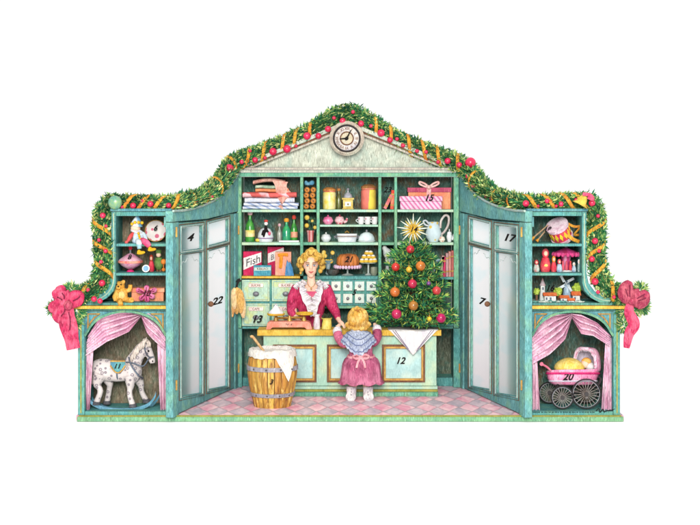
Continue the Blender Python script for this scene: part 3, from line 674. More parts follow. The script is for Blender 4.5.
# flower pot with gold blooms
Y = 1.97; o = thing('flower_pot', 'red striped pot of golden ball flowers in the narrow compartment', 'flower pot', (X(310.5, Y), Y, R2))
lat(310.5, R2, Y, [(.01, 0), (2.8, 0), (3.5, 9.4), (4, 9.6), (4, 11.4), (3.4, 11.4), (3.3, 10), (.01, 10)], 'pot', stripes('pot_stripes', (226, 170, 170), (200, 90, 90), 26, (1, 0, 0), .5), o)
fl = [(307, 217.6, 2.7), (306.8, 225.6, 2.4), (315, 227.5, 2.0), (312.4, 221, 1.6)]
m = MB(); [m.tube(pline([(310.5, 233), ((310.5 + a) / 2 + 1, (233 + b) / 2), (a, b)], Y), .006, 5) for a, b, r in fl]; m.build('stem', wc('dark_stem', (60, 96, 70)), o)
for a, b, r in fl: MB().ell(P(a, b, Y), r * KS, r * KS, r * KS, 10).build('flower_head', wc('gold_bloom', (230, 190, 76), (236, 214, 140), .3, 24), o, 60)
m = MB()
for i in range(14):
    q = P(312.5 + random.uniform(-2.6, 2.6), 222 + random.uniform(-3, 4), Y + random.uniform(-.02, .02)); m.leaf(q, q + Vector((random.uniform(-.04, .04), random.uniform(-.03, .03), .03)), .012, Vector((0, 1, .3)))
m.build('leaves', wc('dark_stem', (60, 96, 70)), o, recalc=False)
# porcelain, upper row
def pot(px, w, h, mat, label, zb, Y, spout=False, knobm=None, group='porcelain on the middle shelves', name='sugar_bowl', cat='sugar bowl', handle=False):
    o = thing(name, label, cat, (X(px, Y), Y, zb), group)
    lat(px, zb, Y, [(.01, 0), (w * .6, 0), (w * .66, h * .06), (w * .98, h * .3), (w, h * .42), (w * .8, h * .6), (.01, h * .6)], 'bowl', mat, o)
    lat(px, zb, Y, [(.01, h * .61), (w * .84, h * .61), (w * .7, h * .74), (w * .25, h * .82), (.01, h * .82)], 'lid', mat, o)
    k = K(Y); MB().ell((X(px, Y), Y, zb + h * .9 * k), w * .16 * k, w * .16 * k, h * .1 * k, 8).build('lid_knob', knobm or mat, o, 60)
    if spout: MB().tube(spline([Vector((X(px + w * .8, Y), Y, zb + h * .2 * k)), Vector((X(px + w * 1.3, Y), Y, zb + h * .3 * k)), Vector((X(px + w * 1.5, Y), Y, zb + h * .62 * k))]), [.02 - .0008 * i for i in range(13)], 7).build('spout', mat, o, 60)
    if handle: MB().tube(spline([Vector((X(px - w * .85, Y), Y, zb + h * .5 * k)), Vector((X(px - w * 1.35, Y), Y, zb + h * .45 * k)), Vector((X(px - w * .9, Y), Y, zb + h * .15 * k))]), .009, 6).build('handle', mat, o, 60)
    return o
PK = gloss('pink_glaze', (226, 92, 148), (240, 170, 196), .25, var=.3); PK2 = spots('rose_spot_glaze', (236, 190, 196), (206, 90, 112), 26, .36)
pot(328, 5.4, 9.6, PK, 'shiny bright pink lidded sugar bowl', RM, 1.97)
pot(339.6, 5.0, 10, PK2, 'rose patterned teapot with spout beside the bright pink bowl', RM, 1.99, True, ROSE, name='teapot', cat='teapot')
for i, (px, lab) in enumerate(((361, 'left of the three white cups on the short shelf'), (367.6, 'middle of the three white cups on the short shelf'), (374.6, 'right of the three white cups on the short shelf'))):
    o = thing('cup', lab, 'cup', (X(px, 1.97), 1.97, RM), 'white cups on the short shelf')
    lat(px, RM, 1.97, [(.01, 0), (2.4, 0), (3, 3), (3.2, 7.6), (2.8, 7.6), (2.6, 3), (.01, 2)], 'cup_body', spots('rose_cup_glaze', (228, 224, 226), (210, 150, 164), 22, .22), o)
    MB().tube(spline([P(px - 2.8, 219, 1.97), P(px - 5, 220.5, 1.97), P(px - 2.8, 222.6, 1.97)]), .006, 6).build('handle', PORC, o, 60)
# lower row
o = pot(326, 5.2, 9.6, PORC, 'small white lidded pot on a base at the left of the lower porcelain row', R2, 1.98, name='lidded_pot', cat='pot'); 
Y = 1.96; o = thing('casserole', 'wide white casserole dish with a lid, gold knob and side handles', 'casserole', (X(347, Y), Y, R2))
def obox(name, x0, x1, z0, z1, tx, mat, par, Y=Y): 
    k = K(Y); a, b = X(x0, Y), X(x1, Y); m = MB(); M = Matrix.Diagonal((1, .55, 1)); c = ((a + b) / 2, Y, 0)
    return m.lathe(c, [(.01, z0), ((b - a) / 2 * tx, z0), ((b - a) / 2, z0 + (z1 - z0) * .8), ((b - a) / 2, z1), (.01, z1)], 24, M).build(name, mat, par, 40)
obox('dish', 337, 357, R2, R2 + 6.6 * KS, .9, PORC, o); obox('lid', 336.6, 357.4, R2 + 6.7 * KS, R2 + 8.2 * KS, 1.0, PORC, o)
MB().tube([P(345, 232.8, Y), P(347, 231, Y), P(349, 232.8, Y)], .009, 6).build('lid_knob', BRASS, o, 60)
for s in (-1, 1): MB().tube(spline([P(347 + s * 9.6, 236, Y), P(347 + s * 12.6, 236.6, Y), P(347 + s * 9.4, 238.6, Y)]), .009, 6).build('handle', STEEL, o, 60)
m = MB(); m.tube([P(337.4 + i, 236.4, Y - .085 - .03 * math.sin(PI * i / 19)) for i in range(20)], .005, 5); m.build('dish_line', BROWN, o)
Y = 1.96; o = thing('cloche', 'white domed cloche with a little knob on an oval dish', 'cloche', (X(366.6, Y), Y, R2))
lat(366.6, R2, Y, [(.01, 0), (8, 0), (9.4, 1.4), (.01, 1.4)], 'dish', PORC, o, sy=.6); lat(366.6, R2, Y, [(.01, 1.5), (8.4, 1.5), (7.9, 4.4), (6, 7.6), (3, 9.4), (.01, 10)], 'dome', gloss('cool_porcelain', (214, 226, 226), (186, 202, 206), .2), o, 24, sy=.6)
MB().ell((X(366.6, Y), Y, R2 + 11 * KS), .014, .014, .016, 8).build('knob', STEEL, o, 60)
# flowered jug
Y = 1.96; o = thing('jug', 'big pale blue jug with yellow flowers and a tall looped handle', 'jug', (X(434, Y), Y, R2))
lat(433.6, R2, Y, [(.01, 0), (4.6, 0), (5, 1), (7.6, 5), (8, 9), (6.4, 14), (5, 17.5), (5.6, 20), (5, 20), (4.4, 17.5), (.01, 16)], 'jug_body', spots('jug_flowers', (206, 224, 230), (226, 190, 84), 15, .26, ink=.004), o, 24, sy=.8)
m = MB(); m.tube(spline([P(428.6, 226, Y), P(425, 224.6, Y), P(423.4, 221.4, Y), P(426, 220.6, Y), P(429, 224, Y)]), .011, 6); m.build('spout_lip', PORC, o, 60)
m = MB(); m.tube(spline([P(440.4, 228, Y), P(441, 221, Y), P(445, 215.4, Y), P(448.6, 217, Y), P(448.4, 224, Y), P(445, 231, Y), P(440.6, 235, Y)]), .014, 7); m.build('handle', wc('jug_handle', (206, 190, 186), (226, 220, 216), .25, 14), o, 60)
Y = 1.92
o = pot(449.4, 3, 13, PORC, 'narrow white creamer at the right end of the jug compartment', R2, Y, True, name='creamer', cat='creamer')
o = pot(442, 3.2, 7, spots('cream_rose_glaze', (236, 226, 210), (216, 150, 130), 30, .3), 'small cream pot with rose spots below the jug handle', R2, Y - .02, name='lidded_pot', cat='pot')
# third row left: packets
def packet(label, x0, x1, h, Y, d, mat, zb=None, tilt=0.0, name='packet'):
    zb = zb or R3L; k = K(Y); o = thing(name, label, 'packet', (X((x0 + x1) / 2, Y), Y, zb), 'packets on the left shelf')
    MB().box(X(x0, Y), X(x1, Y), Y, Y + d, zb, zb + h * k).build('carton', mat, o); return o
RED = wc('packet_red', (206, 40, 88), (190, 60, 110), .25, 9, ink=.006)
def sash(o, x0, x1, y0a, y0b, y1a, y1b, Y, word, wx, wy, sz):
    MB().pprism([(x0 + .3, y0a), (x1 - .3, y0b), (x1 - .3, y1b), (x0 + .3, y1a)], Y, .0, front=.004).build('white_sash', wc('packet_white', (232, 226, 224), None, .1), o)
    Mr = Matrix(((1, 0, 0), (0, 0, -1), (0, 1, 0))) @ Matrix.Rotation(.35, 3, 'Z')
    text('lettering', word, P(wx, wy, Y - .006), sz, DARKM, o, Mr, .4, .001, .001)
o = packet('red soap powder packet with a wide white sash at the left end', 243.2, 261.6, 24, 1.94, .1, RED); sash(o, 243.2, 261.6, 258, 252.4, 270, 262, 1.94, 'Fish', 252, 261.4, .115)
o = packet('taller red packet with white sash behind the orange carton', 267.6, 284, 28, 2.05, .1, RED); sash(o, 267.6, 284, 253.6, 247.4, 263, 258, 2.05, 'B', 271.6, 257.6, .08)
TP = wc('packet_turquoise', (72, 150, 172), (110, 184, 190), .25, 9, ink=.006)
o = packet('low turquoise packet with a pale lettered band, standing in front', 253.6, 271.2, 10.6, 1.88, .055, TP)
MB().pprism([(254, 267.4), (270.8, 267), (270.8, 270.4), (254, 270.8)], 1.88, .0, front=.003).build('pale_band', wc('packet_pale', (190, 214, 206), (226, 210, 206), .2), o); text('lettering', 'KAKAO', P(262.4, 268.9, 1.876), .036, BROWN, o, shear=0, ex=.001, bold=.002)
o = packet('orange and pink carton with a big orange letter, next to the blue bag', 275.2, 291.2, 23.6, 1.95, .08, wc('packet_salmon', (240, 164, 136), (238, 184, 176), .2, 9, ink=.006))
m = MB(); m.tube(pline([(278, 255.4), (282, 254.6), (288, 254.8)], 1.95 - .003), .02, 6); m.tube(pline([(281.4, 255.6), (281, 262), (280.4, 268)], 1.95 - .003), .022, 6); m.build('ornament', wc('packet_orange', (236, 150, 44), None, .25), o)
o = thing('paper_bag', 'small blue paper bag leaning before the orange carton', 'paper bag', (X(289, 1.9), 1.9, R3L))
m = MB(); Y = 1.89; m.prism([(X(285, Y), R3L), (X(294, Y), R3L), (X(292.6, Y), R3L + 8 * KS), (X(290, Y), R3L + 14 * KS), (X(288.4, Y), R3L + 13 * KS), (X(287, Y), R3L + 15.6 * KS), (X(285.6, Y), R3L + 8 * KS)], Y, Y + .045); m.build('bag', wc('bag_blue', (70, 136, 186), (130, 160, 190), .35, 12, ink=.006), o)
# third row middle: cakes on stands
def stand(px, zb, Y, w, h, label):
    o = thing('cake_stand', label, 'cake stand', (X(px, Y), Y, zb), 'cake stands'); 
    lat(px, zb, Y, [(.01, 0), (w * .5, 0), (w * .4, .8), (1, 2), (.9, h - 2), (2, h - 1), (w, h - .6), (w, h), (.01, h)], 'stand', gloss('stand_glass', (196, 204, 200), (150, 166, 160), .15), o, 24); return o
Y = 1.98
stand(347.6, R3M, Y, 12.6, 9, 'wide glass cake stand with a lilac lace edge under the brown ring cake'); o = bpy.data.objects['cake_stand']
m = MB(); 
for i in range(26):
    a = 2 * PI * i / 26; m.ell((X(347.6, Y) + math.cos(a) * 12.8 * KS, Y + math.sin(a) * 12.8 * KS, R3M + 8.4 * KS), .018, .018, .022, 7)
m.build('lace_edge', wc('lilac_lace', (216, 176, 206), (236, 214, 226), .25, 20), o, 60)
o = thing('ring_cake', 'fluted brown ring cake on the wide lace edged stand', 'cake', (X(348, Y), Y, R3M + 9.1 * KS))
m = MB(); n = 72; rings = []
for r, h in ((2, 0), (9.6, 0), (10.6, 3), (10, 8), (7.4, 11.6), (4.4, 12), (2, 9)):
    rings.append([m.bm.verts.new((X(348, Y) + math.cos(2 * PI * i / n) * r * (1 + .09 * abs(math.sin(6.5 * 2 * PI * i / n)) * (r > 4)) * KS, Y + math.sin(2 * PI * i / n) * r * (1 + .09 * abs(math.sin(6.5 * 2 * PI * i / n)) * (r > 4)) * KS, R3M + (9.1 + h) * KS)) for i in range(n)])
for a, b in zip(rings, rings[1:]):
    for i in range(n): m.face([a[i], a[(i + 1) % n], b[(i + 1) % n], b[i]])
m.face(rings[0][::-1]); m.face(rings[-1]); m.build('cake', stripes('cake_crust', (206, 122, 56), (150, 78, 34), 5.5, (1, .3, 0), .6, dist=.25, soft=.2), o, 50)
text('number', '21', P(348.5, 259.6, Y - .135), .09, INKM, o)
Y = 1.99
stand(368.4, R3M, Y, 8, 12.6, 'slim glass cake stand carrying the pyramid of lemon cakes')
pos = [(362, 0), (366.4, .2), (371, 0), (374.6, .3), (364.2, 4), (369, 4.1), (373, 3.8), (367, 8), (370.6, 7.8)]
for px, h in pos:
    o = thing('lemon_cake', 'little white and yellow lemon cake heaped on the slim stand', 'cake', (X(px, Y), Y - .02, R3M + (12.7 + h) * KS), 'lemon cakes heaped on the slim stand')
    c = Vector((X(px, Y), Y - .02 + .012 * (h > 3), R3M + (12.7 + h) * KS)); MB().lathe(c, [(.002, 0), (.03, 0), (.034, .012), (.03, .026), (.002, .028)], 12).build('cake_base', wc('lemon_yellow', (226, 180, 52), (232, 200, 90), .2), o, 50); MB().ell(c + Vector((0, 0, .03)), .025, .025, .017, 10).build('icing', wc('icing_white', (236, 232, 224), None, .1), o, 60)
Y = 2.0
o = thing('gold_bouquet', 'fan of golden dried flowers in pale paper behind the shopkeeper', 'bouquet', (X(328, Y), Y, R3M))
m = MB(); m.lathe((X(328, Y), Y, R3M), [(.02, 0), (.035, .02), (.02, .06), (.035, .12), (.075, .17), (.06, .17), (.01, .1)], 14); m.build('paper_cone', wc('grey_blue_paper', (130, 160, 170), (196, 206, 206), .3, 14), o, 60)
for i in range(11):
    q = P(327.5 + random.uniform(-5.5, 5.5), 257 + random.uniform(-6, 6), Y - .03); MB().ell(q, .026, .022, .026, 8).build('flower_head', wc('gold_bloom', (230, 190, 76)), o, 60)
o = thing('bowl', 'dark brown bowl shape standing for a cake cover shadow behind the shopkeeper', 'bowl', (X(333, 1.95), 1.95, R3M)); lat(333, R3M, 1.95, [(.01, 0), (3.4, 0), (6, 2.6), (6.6, 6), (6, 6), (.01, 4)], 'bowl', wc('cover_shadow_bowl', (84, 72, 66), (70, 90, 90), .3, 12), o)  # dark bowl shape stands in for the shadow of the glass cake cover
o = thing('glass_bowl', 'grey green glass bowl at the foot of the slim cake stand', 'bowl', (X(372.6, 1.9), 1.9, R3M)); lat(374, R3M, 1.91, [(.01, 0), (2.2, 0), (3.6, 3), (3.4, 8.4), (3, 8.4), (.01, 3)], 'bowl', gloss('smoky_glass', (140, 144, 124), (110, 120, 106), .2), o)
# narrow compartment: dove; right: books
Y = 1.93; o = thing('porcelain_dove', 'pale grey porcelain dove in the narrow compartment beside the tree', 'figurine', (X(387, Y), Y, R3M))
m = MB(); m.ell(P(388, 254, Y), .055, .05, .075, M=RY(-.5)); m.ell(P(384.6, 248.4, Y), .03, .03, .035); m.tube([P(390, 258, Y), P(392.6, 265, Y)], [.04, .02]); m.tube([P(387.6, 259, Y), P(387.4, 267, Y), P(387.4, 275.6, Y)], [.03, .02, .035]); melt(m.build('dove', wc('dove_white', (206, 210, 206), (170, 176, 186), .25, 12), o), .008, 3)
BK = [(429, 432, 19, (150, 176, 186), .42), (433.4, 436, 20.5, (200, 196, 180), .4), (439.4, 442, 21, (176, 150, 140), .1), (442.4, 445, 20, (206, 52, 96), 0), (445.4, 447.8, 23.5, (190, 150, 150), 0), (448.2, 450.4, 25, (206, 140, 130), 0), (450.8, 453.2, 26, (176, 96, 90), 0)]
nm = ['blue grey book leaning furthest at the left of the right hand book row', 'cream book leaning on the row, second from left', 'grey brown book leaning slightly, third in the book row', 'bright crimson book in the right hand book row', 'mauve book right of the crimson one', 'salmon pink book, second from the shelf end', 'brick red book standing against the shelf side']
for (x0, x1, h, c, tl), lb in zip(BK, nm): book(x0, x1, R3R, h, 1.96, .18, wc('book_' + lb.split()[0] + '_' + lb.split()[1], c, None, .3, 10, ink=.004), lb, 'books on the right hand shelf', tl)
# golden loaf under the small drawers
Y = 1.95; zz = top(326.4); o = thing('golden_loaf', 'golden knobbly sugar loaf under the small drawers, seen past the child', 'loaf', (X(356, Y), Y, Z(328.5, YS)))
# hanging duster and hook
Y = 1.70; hk = Vector((-1.27, 1.72, Z(284, 1.72)))
o = thing('duster', 'tan feather duster hanging head down from a hook beside the left doors', 'duster', hk)
def px2(px, py): return P(px, py, 1.70)
m = MB(); m.tube([px2(238.6, 281), px2(237, 285), px2(236, 290)], .013, 6); m.tube([px2(239.4, 279.6), px2(238.8, 281.4)], [.03, .02], 8); m.build('handle', DARKM, o, 60)
TAN = wc('tan_feathers', (222, 172, 96), (190, 136, 90), .35, 14, hatch=.6); PT = wc('pale_tan_feathers', (236, 204, 150), (206, 160, 130), .3, 14, hatch=.5)
fe = [(229.5, 312), (232, 317), (234.5, 309), (236.5, 314), (239, 309), (241, 313), (243.4, 318), (240, 303)]
for i, (a, b) in enumerate(fe):
    q = spline([px2(235.6, 288), px2(lerp(235.6, a, .45) + (2.2 if a > 236 else -1.6), lerp(288, b, .45)), px2(a, b)], 6)
    q = [v + Vector((0, -.012 * (i % 3), 0)) for v in q]; n = len(q); m = MB(); m.tube(q, [.012 + .035 * math.sin(PI * min(1, j / (n - 1) * .95 + .05)) for j in range(n)], 7, flat=.5); m.build('feather', TAN if i % 2 else PT, o, 60)
m = MB(); m.tube([hk + Vector((-.02, .1, .02)), hk + Vector((.0, 0, .03)), px2(239.6, 279)], .012, 6); tag(m.build('wall_hook', DARKM, org=hk), 'small dark iron hook carrying the tan duster', 'hook')
# ------------------------------------------------------------------ things on and before the counter
CT = Z(329.6, YC) + .001
Y = 1.33; k = K(Y)
o = thing('kitchen_scale', 'kitchen scale with a coral base and two brass pans on the counter', 'scale', (X(290, Y), Y, CT))
m = MB(); q = [(266.4, 330.6), (267.8, 324.4), (270, 322.8), (308, 322.8), (310.6, 324.4), (312.4, 330.6), (307, 330.6), (304.6, 328.6), (273, 328.6), (270.6, 330.6)]
m.prism([(X(a, Y), CT + (330.6 - b) * k) for a, b in q], Y - .07, Y + .07); m.build('scale_base', wc('coral_enamel', (232, 140, 120), (240, 176, 156), .22, 9, ink=.006), o)
text('lettering', 'Nr. 6', Vector((X(289, Y), Y - .073, CT + 5 * k)), .034, DARKM, o, shear=.3, ex=.001, bold=.001)
m = MB(); m.tube([Vector((X(276, Y), Y, CT + 10.4 * k)), Vector((X(289.5, Y), Y, CT + 11 * k)), Vector((X(304, Y), Y, CT + 11.4 * k))], .014, 6); m.build('beam', BRASS, o, 60)
for px in (276, 304, 289.6): m = MB(); m.tube([Vector((X(px, Y), Y, CT + 7.6 * k)), Vector((X(px, Y), Y, CT + 13 * k))], [.03, .014], 8); m.build('pan_post', BRASS, o, 60)
for px, h in ((276, 13.2), (304.5, 13.8)):
    lat(px, CT, Y, [(.01, h), (7.6, h), (8.8, h + .8), (8.8, h + 2.4), (8.2, h + 2.4), (7.4, h + 1.4), (.01, h + 1.2)], 'scale_pan', wc('pan_brass_paint', (222, 176, 48), (190, 140, 60), .25, 12), o)
p = thing('sugar_heap', 'white heap of sugar in the left pan of the scale', 'sugar', (X(276, Y), Y, CT + 15 * k))
m = MB(); m.lathe((X(276, Y), Y, CT), [(.002, 14.6 * k), (.088, 14.8 * k), (.07, 17.4 * k), (.036, 20.6 * k), (.018, 23.4 * k), (.002, 25 * k)], 18)
for v in m.bm.verts: v.co += Vector((random.uniform(-.006, .006), random.uniform(-.006, .006), random.uniform(-.006, .006)))
m.build('heap', WHITE, p, 80)
Y = 1.3
o = thing('paper_bag', 'crumpled white paper bag standing right of the scale', 'paper bag', (X(317, Y), Y, CT))
def bagf(m, x0, x1, h, d, Y, pinch): 
    k = K(Y); rings = []
    for z, w in ((0, .92), (h * .35, 1), (h * .7, .82), (h * .86, pinch), (h, pinch * 1.35)):
        rings.append([m.bm.verts.new((X((x0 + x1) / 2, Y) + math.cos(2 * PI * i / 16) * (x1 - x0) / 2 * k * w * (1 + .1 * math.sin(i * 5 + z)), Y + math.sin(2 * PI * i / 16) * d * w, CT + z * k)) for i in range(16)])
    for a, b in zip(rings, rings[1:]):
        for i in range(16): m.face([a[i], a[(i + 1) % 16], b[(i + 1) % 16], b[i]])
    m.face(rings[0][::-1]); m.face(rings[-1]); return m
bagf(MB(), 313.6, 320.6, 14.6, .04, Y, .62).build('bag', wc('white_paper', (228, 218, 222), (190, 176, 190), .25, 16, hatch=.4), o, 60)
o = thing('sweet_bag', 'yellow bag with dark leaves at its top beside the white bag', 'bag', (X(326.6, Y), Y, CT))
bagf(MB(), 321.6, 332, 11, .05, Y, .86).build('bag', wc('yellow_bag', (230, 206, 90), (222, 214, 140), .22, 14, hatch=.4), o, 60)
m = MB()
for i in range(26):
    q = Vector((X(326 + random.uniform(-2.6, 2.6), Y), Y + random.uniform(-.03, .03), CT + 11.2 * K(Y))); m.leaf(q, q + Vector((random.uniform(-.05, .05), random.uniform(-.04, .04), random.uniform(.02, .06))), .012, Vector((0, 1, .2)))
m.build('leaves', wc('dark_tea_leaf', (44, 52, 34), (70, 70, 40), .3), o, recalc=False)
# napkin with hanging corner
o = thing('napkin', 'white napkin under the tree with its striped corner hanging over the counter edge', 'napkin', (X(412, 1.3), 1.3, CT))
m = MB(); yf = YC - .056
def nap(u, v):
    if v < .3:
        return Vector((lerp(X(388, 1.3), X(438, 1.3), u), lerp(1.48, yf, v / .3), CT + .002 + .003 * math.sin(u * 9)))
    w = (v - .3) / .7; xa, xb, xm = X(389.5, yf), X(437, yf), X(413, yf)
    return Vector((lerp(lerp(xa, xm - .006, w), lerp(xb, xm + .006, w), u), yf - .004 - .018 * abs(math.sin(u * 7)) * (1 - w * .5), CT - w * 24.5 * K(yf)))
m.sheet(nap, 24, 24, .004); m.build('cloth', wc('napkin_white', (234, 230, 228), (206, 202, 212), .14, 10, hatch=.25), o, 60)
m = MB()
for s in (3.2, 5.6):
    for sd in (-1, 1):
        pts = [nap(.5 + sd * .5 * (1 - s / 24), .3 + .7 * j / 10 * (1 - s / 24 * 1.0)) for j in range(11)]
        m.tube([q + Vector((0, -.004, 0)) for q in pts], .004, 4)
m.build('border_stripe', wc('napkin_stripe', (150, 140, 160), None, .2), o)
# barrel
Y = .62; k = K(Y); bx = X(272.4, Y)
o = thing('flour_barrel', 'banded wooden flour barrel lined with a white sack before the counter', 'barrel', (bx, Y, FZ))
H = Z(352, Y) - FZ
prof = [(0.19, 0), (.215, .1), (.243, .22), (.258, .34), (.258, .42), (.245, .5), (.226, H)]
# staves
t2 = NT('barrel_staves'); g = t2.n.new('ShaderNodeNewGeometry')
r = t2.rng(g.outputs['Random Per Island'], 0, 1); 
c1 = t2.mix(r, lin((190, 130, 48), .85), lin((226, 186, 84), .85)); f = t2.rng(t2.noise(t2.map((26, 26, 2.4)), 1, 5, .65, .6), .42, .66)
c2 = t2.mix(f, c1, lin((124, 70, 30), .8)); f2 = t2.rng(t2.noise(t2.map((30, 30, 4), (0, .2, .4)), 1, 3), .55, .7, 0, .8); c2 = t2.mix(f2, c2, lin((246, 222, 130), .85))
t2.l.new(c2, t2.b.inputs['Base Color']); t2.b.inputs['Roughness'].default_value = .6
m = MB(); ns = 22
for s in range(ns):
    a0, a1 = 2 * PI * s / ns + .012, 2 * PI * (s + 1) / ns - .012; rows = []
    for rr, h in prof:
        rows.append([m.bm.verts.new((bx + math.cos(a) * q, Y + math.sin(a) * q, FZ + h)) for a, q in ((a0, rr - .004), ((a0 + a1) / 2, rr + .002), (a1, rr - .004), (a1, rr - .03), (a0, rr - .03))])
    for a, b in zip(rows, rows[1:]):
        for i in range(5): m.face([a[i], a[(i + 1) % 5], b[(i + 1) % 5], b[i]])
    m.face(rows[0]); m.face(rows[-1])
m.build('staves', t2.m, o)
m = MB(); m.lathe((bx, Y, FZ), [(.002, .012), (.185, .012), (.185, .03), (.002, .03)], 24); m.build('barrel_bottom', BROWN, o)
HOOP = wc('hoop_iron', (168, 164, 172), (130, 126, 136), .3, 12, hatch=.4)
for h, w in ((.115, .038), (.385, .044)):
    r0 = interp([(b, a) for a, b in prof], h); r1 = interp([(b, a) for a, b in prof], h + w)
    m = MB(); m.lathe((bx, Y, FZ), [(r0 + .004, h), (r0 + .012, h), (r1 + .012, h + w), (r1 + .004, h + w)], 40); hp = m.build('hoop', HOOP, o, 40)
    m = MB(); [m.ell((bx + math.cos(a) * (r0 + .016), Y + math.sin(a) * (r0 + .016), FZ + h + w / 2), .009, .009, .009, 6) for a in (-1.2, -1.75, -2.3, -.7)]; m.build('rivet', DARKM, hp)
p = thing('flour_sack', 'white sack lining the barrel with its rim folded over and a torn corner hanging', 'sack', (bx, Y, FZ + H))
m = MB(); n = 64; rings = []
rf = [random.uniform(-1, 1) for _ in range(n)]
def wob(i, s): return math.sin(i * .6 + s) * .4 + math.sin(i * 1.7 + 2 * s) * .35 + math.sin(i * .23 + 3 * s) * .3
for j, (r_, h_) in enumerate(((.001, H - .02), (.14, H - .01), (.19, H + .005), (.205, H + .03), (.222, H + .042), (.243, H + .03), (.25, H - .02), (.252, H - .05))):
    ring = []
    for i in range(n):
        a = 2 * PI * i / n; low = 0
        if j >= 6:
            low = .012 * wob(i, 1.3) - .012
            dd = (a - 2 * PI * .86 + PI) % (2 * PI) - PI      # the torn corner, right of front
            low += .24 * max(0, 1 - abs(dd) / .5) * (1 if j == 7 else .5); r_ = (.25, .252)[j - 6] + (.024 if low > .02 else 0) * min(1, low / .1)
        h = H + 0 if False else h_
        ring.append(m.bm.verts.new((bx + math.cos(a) * (r_ + (.008 * wob(i, j) if j > 1 else 0)), Y + math.sin(a) * (r_ + (.008 * wob(i, j) if j > 1 else 0)), FZ + h - low + (.008 * wob(i, 2) if j in (3, 4, 5) else 0))))
    rings.append(ring)
for a, b in zip(rings, rings[1:]):
    for i in range(n): m.face([a[i], a[(i + 1) % n], b[(i + 1) % n], b[i]])
m.face(rings[0][::-1]); m.build('sack_cloth', wc('sack_white', (232, 226, 216), (200, 190, 186), .2, 10, hatch=.5), p, 70)
m = MB(); m.ell((bx, Y, FZ + H - .005), .19, .19, .03, 20); m.build('flour', wc('flour_white', (236, 230, 220), (206, 196, 190), .12, 8), p, 60)
sc = thing('wooden_scoop', 'wooden scoop with a hooked handle sticking out of the flour barrel', 'scoop', (bx - .1, Y, FZ + H))
m = MB(); q = spline([Vector((bx - .06, Y - .02, FZ + H - .02)), P(262, 349, Y - .05), P(256.4, 341.5, Y - .05), P(252.6, 336.6, Y - .05), P(250.6, 337, Y - .05)], 5); m.tube(q, [.02, .02] + [.014] * (len(q) - 3) + [.02], 8); m.build('handle', wc('scoop_wood', (214, 180, 130), (190, 140, 90), .3, 14, hatch=.4), sc, 60)
text('number', '3', Vector((bx + .0, Y - .262, FZ + .285)), .07, INKM, o)
o = bpy.data.objects['golden_loaf']; Y = 1.95; zz = Z(328.8, YS) 
m = MB(); zb = Z(326.4, YS) + .001
for i in range(26):
    a = random.uniform(0, 2 * PI); h = random.random(); r = .085 * (1 - h) ** .7; m.ell((X(356, Y) + math.cos(a) * r, Y + math.sin(a) * r, zb + .02 + h * .19), .034, .034, .032, 8)
m.ell((X(356, Y), Y, zb + .07), .085, .08, .07)
o.location = (X(356, Y), Y, zb); ORG[o.name] = Vector(o.location)
melt(m.build('loaf', wc('golden_crust', (226, 176, 70), (190, 130, 50), .35, 16, hatch=.4), o), .008, 2)

# ------------------------------------------------------------------ the shopkeeper
Y = 1.70; k = K(Y)
def w(px, py, dy=0.0): return P(px, py, Y + dy)
o = thing('person', 'woman with curly blonde hair in a magenta blouse with white ruffles, behind the counter', 'person', (X(311, Y), Y, FZ), None)
m = MB()
m.ell(w(310.6, 263.5, -.0), 8.0 * k, .095, 8.6 * k, 18); m.ell(w(310.8, 270, -.035), 5.8 * k, .065, 6.4 * k, 16); m.ell(w(311, 275.6, -.05), 2.6 * k, .03, 2.4 * k)
m.tube([w(311, 270.5, -.095), w(311, 267.4, -.108), w(311, 264.4, -.09)], [.014, .018, .01], 8)
m.tube([w(311, 272, .0), w(311.2, 280, .01), w(311.4, 287, .02)], [4.0 * k, 4.0 * k, 5.2 * k], 12)
m.tube([w(311.4, 285, .02), w(311.4, 292, .0), w(311.4, 302, 0), w(311.4, 318, .01), w(311.4, 330, .0), w(311.4, 345, .0)], [6.5 * k, 10.5 * k, 11 * k, 8 * k, 9.5 * k, 12 * k], 14, flat=.62)
m.tube([w(303, 287), w(297, 291, .01), w(293, 303, -.01), w(294.6, 316, -.13), w(298, 319, -.2)], [4 * k, 4 * k, 3.4 * k, 3 * k, 2.2 * k], 10)
m.tube([w(320, 287), w(326, 291, .01), w(331, 304, -.02), w(336, 315, -.16), w(340, 322, -.3)], [4 * k, 4 * k, 3.4 * k, 3 * k, 2.0 * k], 10)
for s, bx0, by0 in ((-1, 298, 319), (1, 340, 322)):
    pass
m.tube([w(306, 345), w(306, 366), w(306.4, 386)], [6.4 * k, 5 * k, 3.4 * k], 10); m.tube([w(317, 345), w(317, 366), w(316.6, 386)], [6.4 * k, 5 * k, 3.4 * k], 10)
# hands with fingers
def hand(m, wrist, dirv, up, side, size, curl=.5, thumb=1):
    d = Vector(dirv).normalized(); u = Vector(up); u = (u - d * u.dot(d)).normalized(); sd = d.cross(u) * side
    palm = Vector(wrist) + d * size * .5
    m.tube([Vector(wrist), palm, palm + d * size * .2], [size * .24, size * .32, size * .28], 8, flat=.6)
    for f in range(4):
        b = palm + d * size * .25 + sd * size * (.24 - .16 * f); ln = size * (.5, .58, .54, .42)[f]
        p1 = b + d * ln * .5 + u * ln * .02; p2 = p1 + (d * math.cos(curl) - u * math.sin(curl)) * ln * .35; p3 = p2 + (d * math.cos(1.8 * curl) - u * math.sin(1.8 * curl)) * ln * .28
        m.tube([b - d * size * .12, p1, p2, p3], [size * .085, size * .08, size * .07, size * .055], 6)
    b = palm - d * size * .1 + sd * size * .26; m.tube([b, b + sd * size * .22 + d * size * .18, b + sd * size * .26 + d * size * .42 - u * size * .05], [size * .1, size * .09, size * .06], 6)
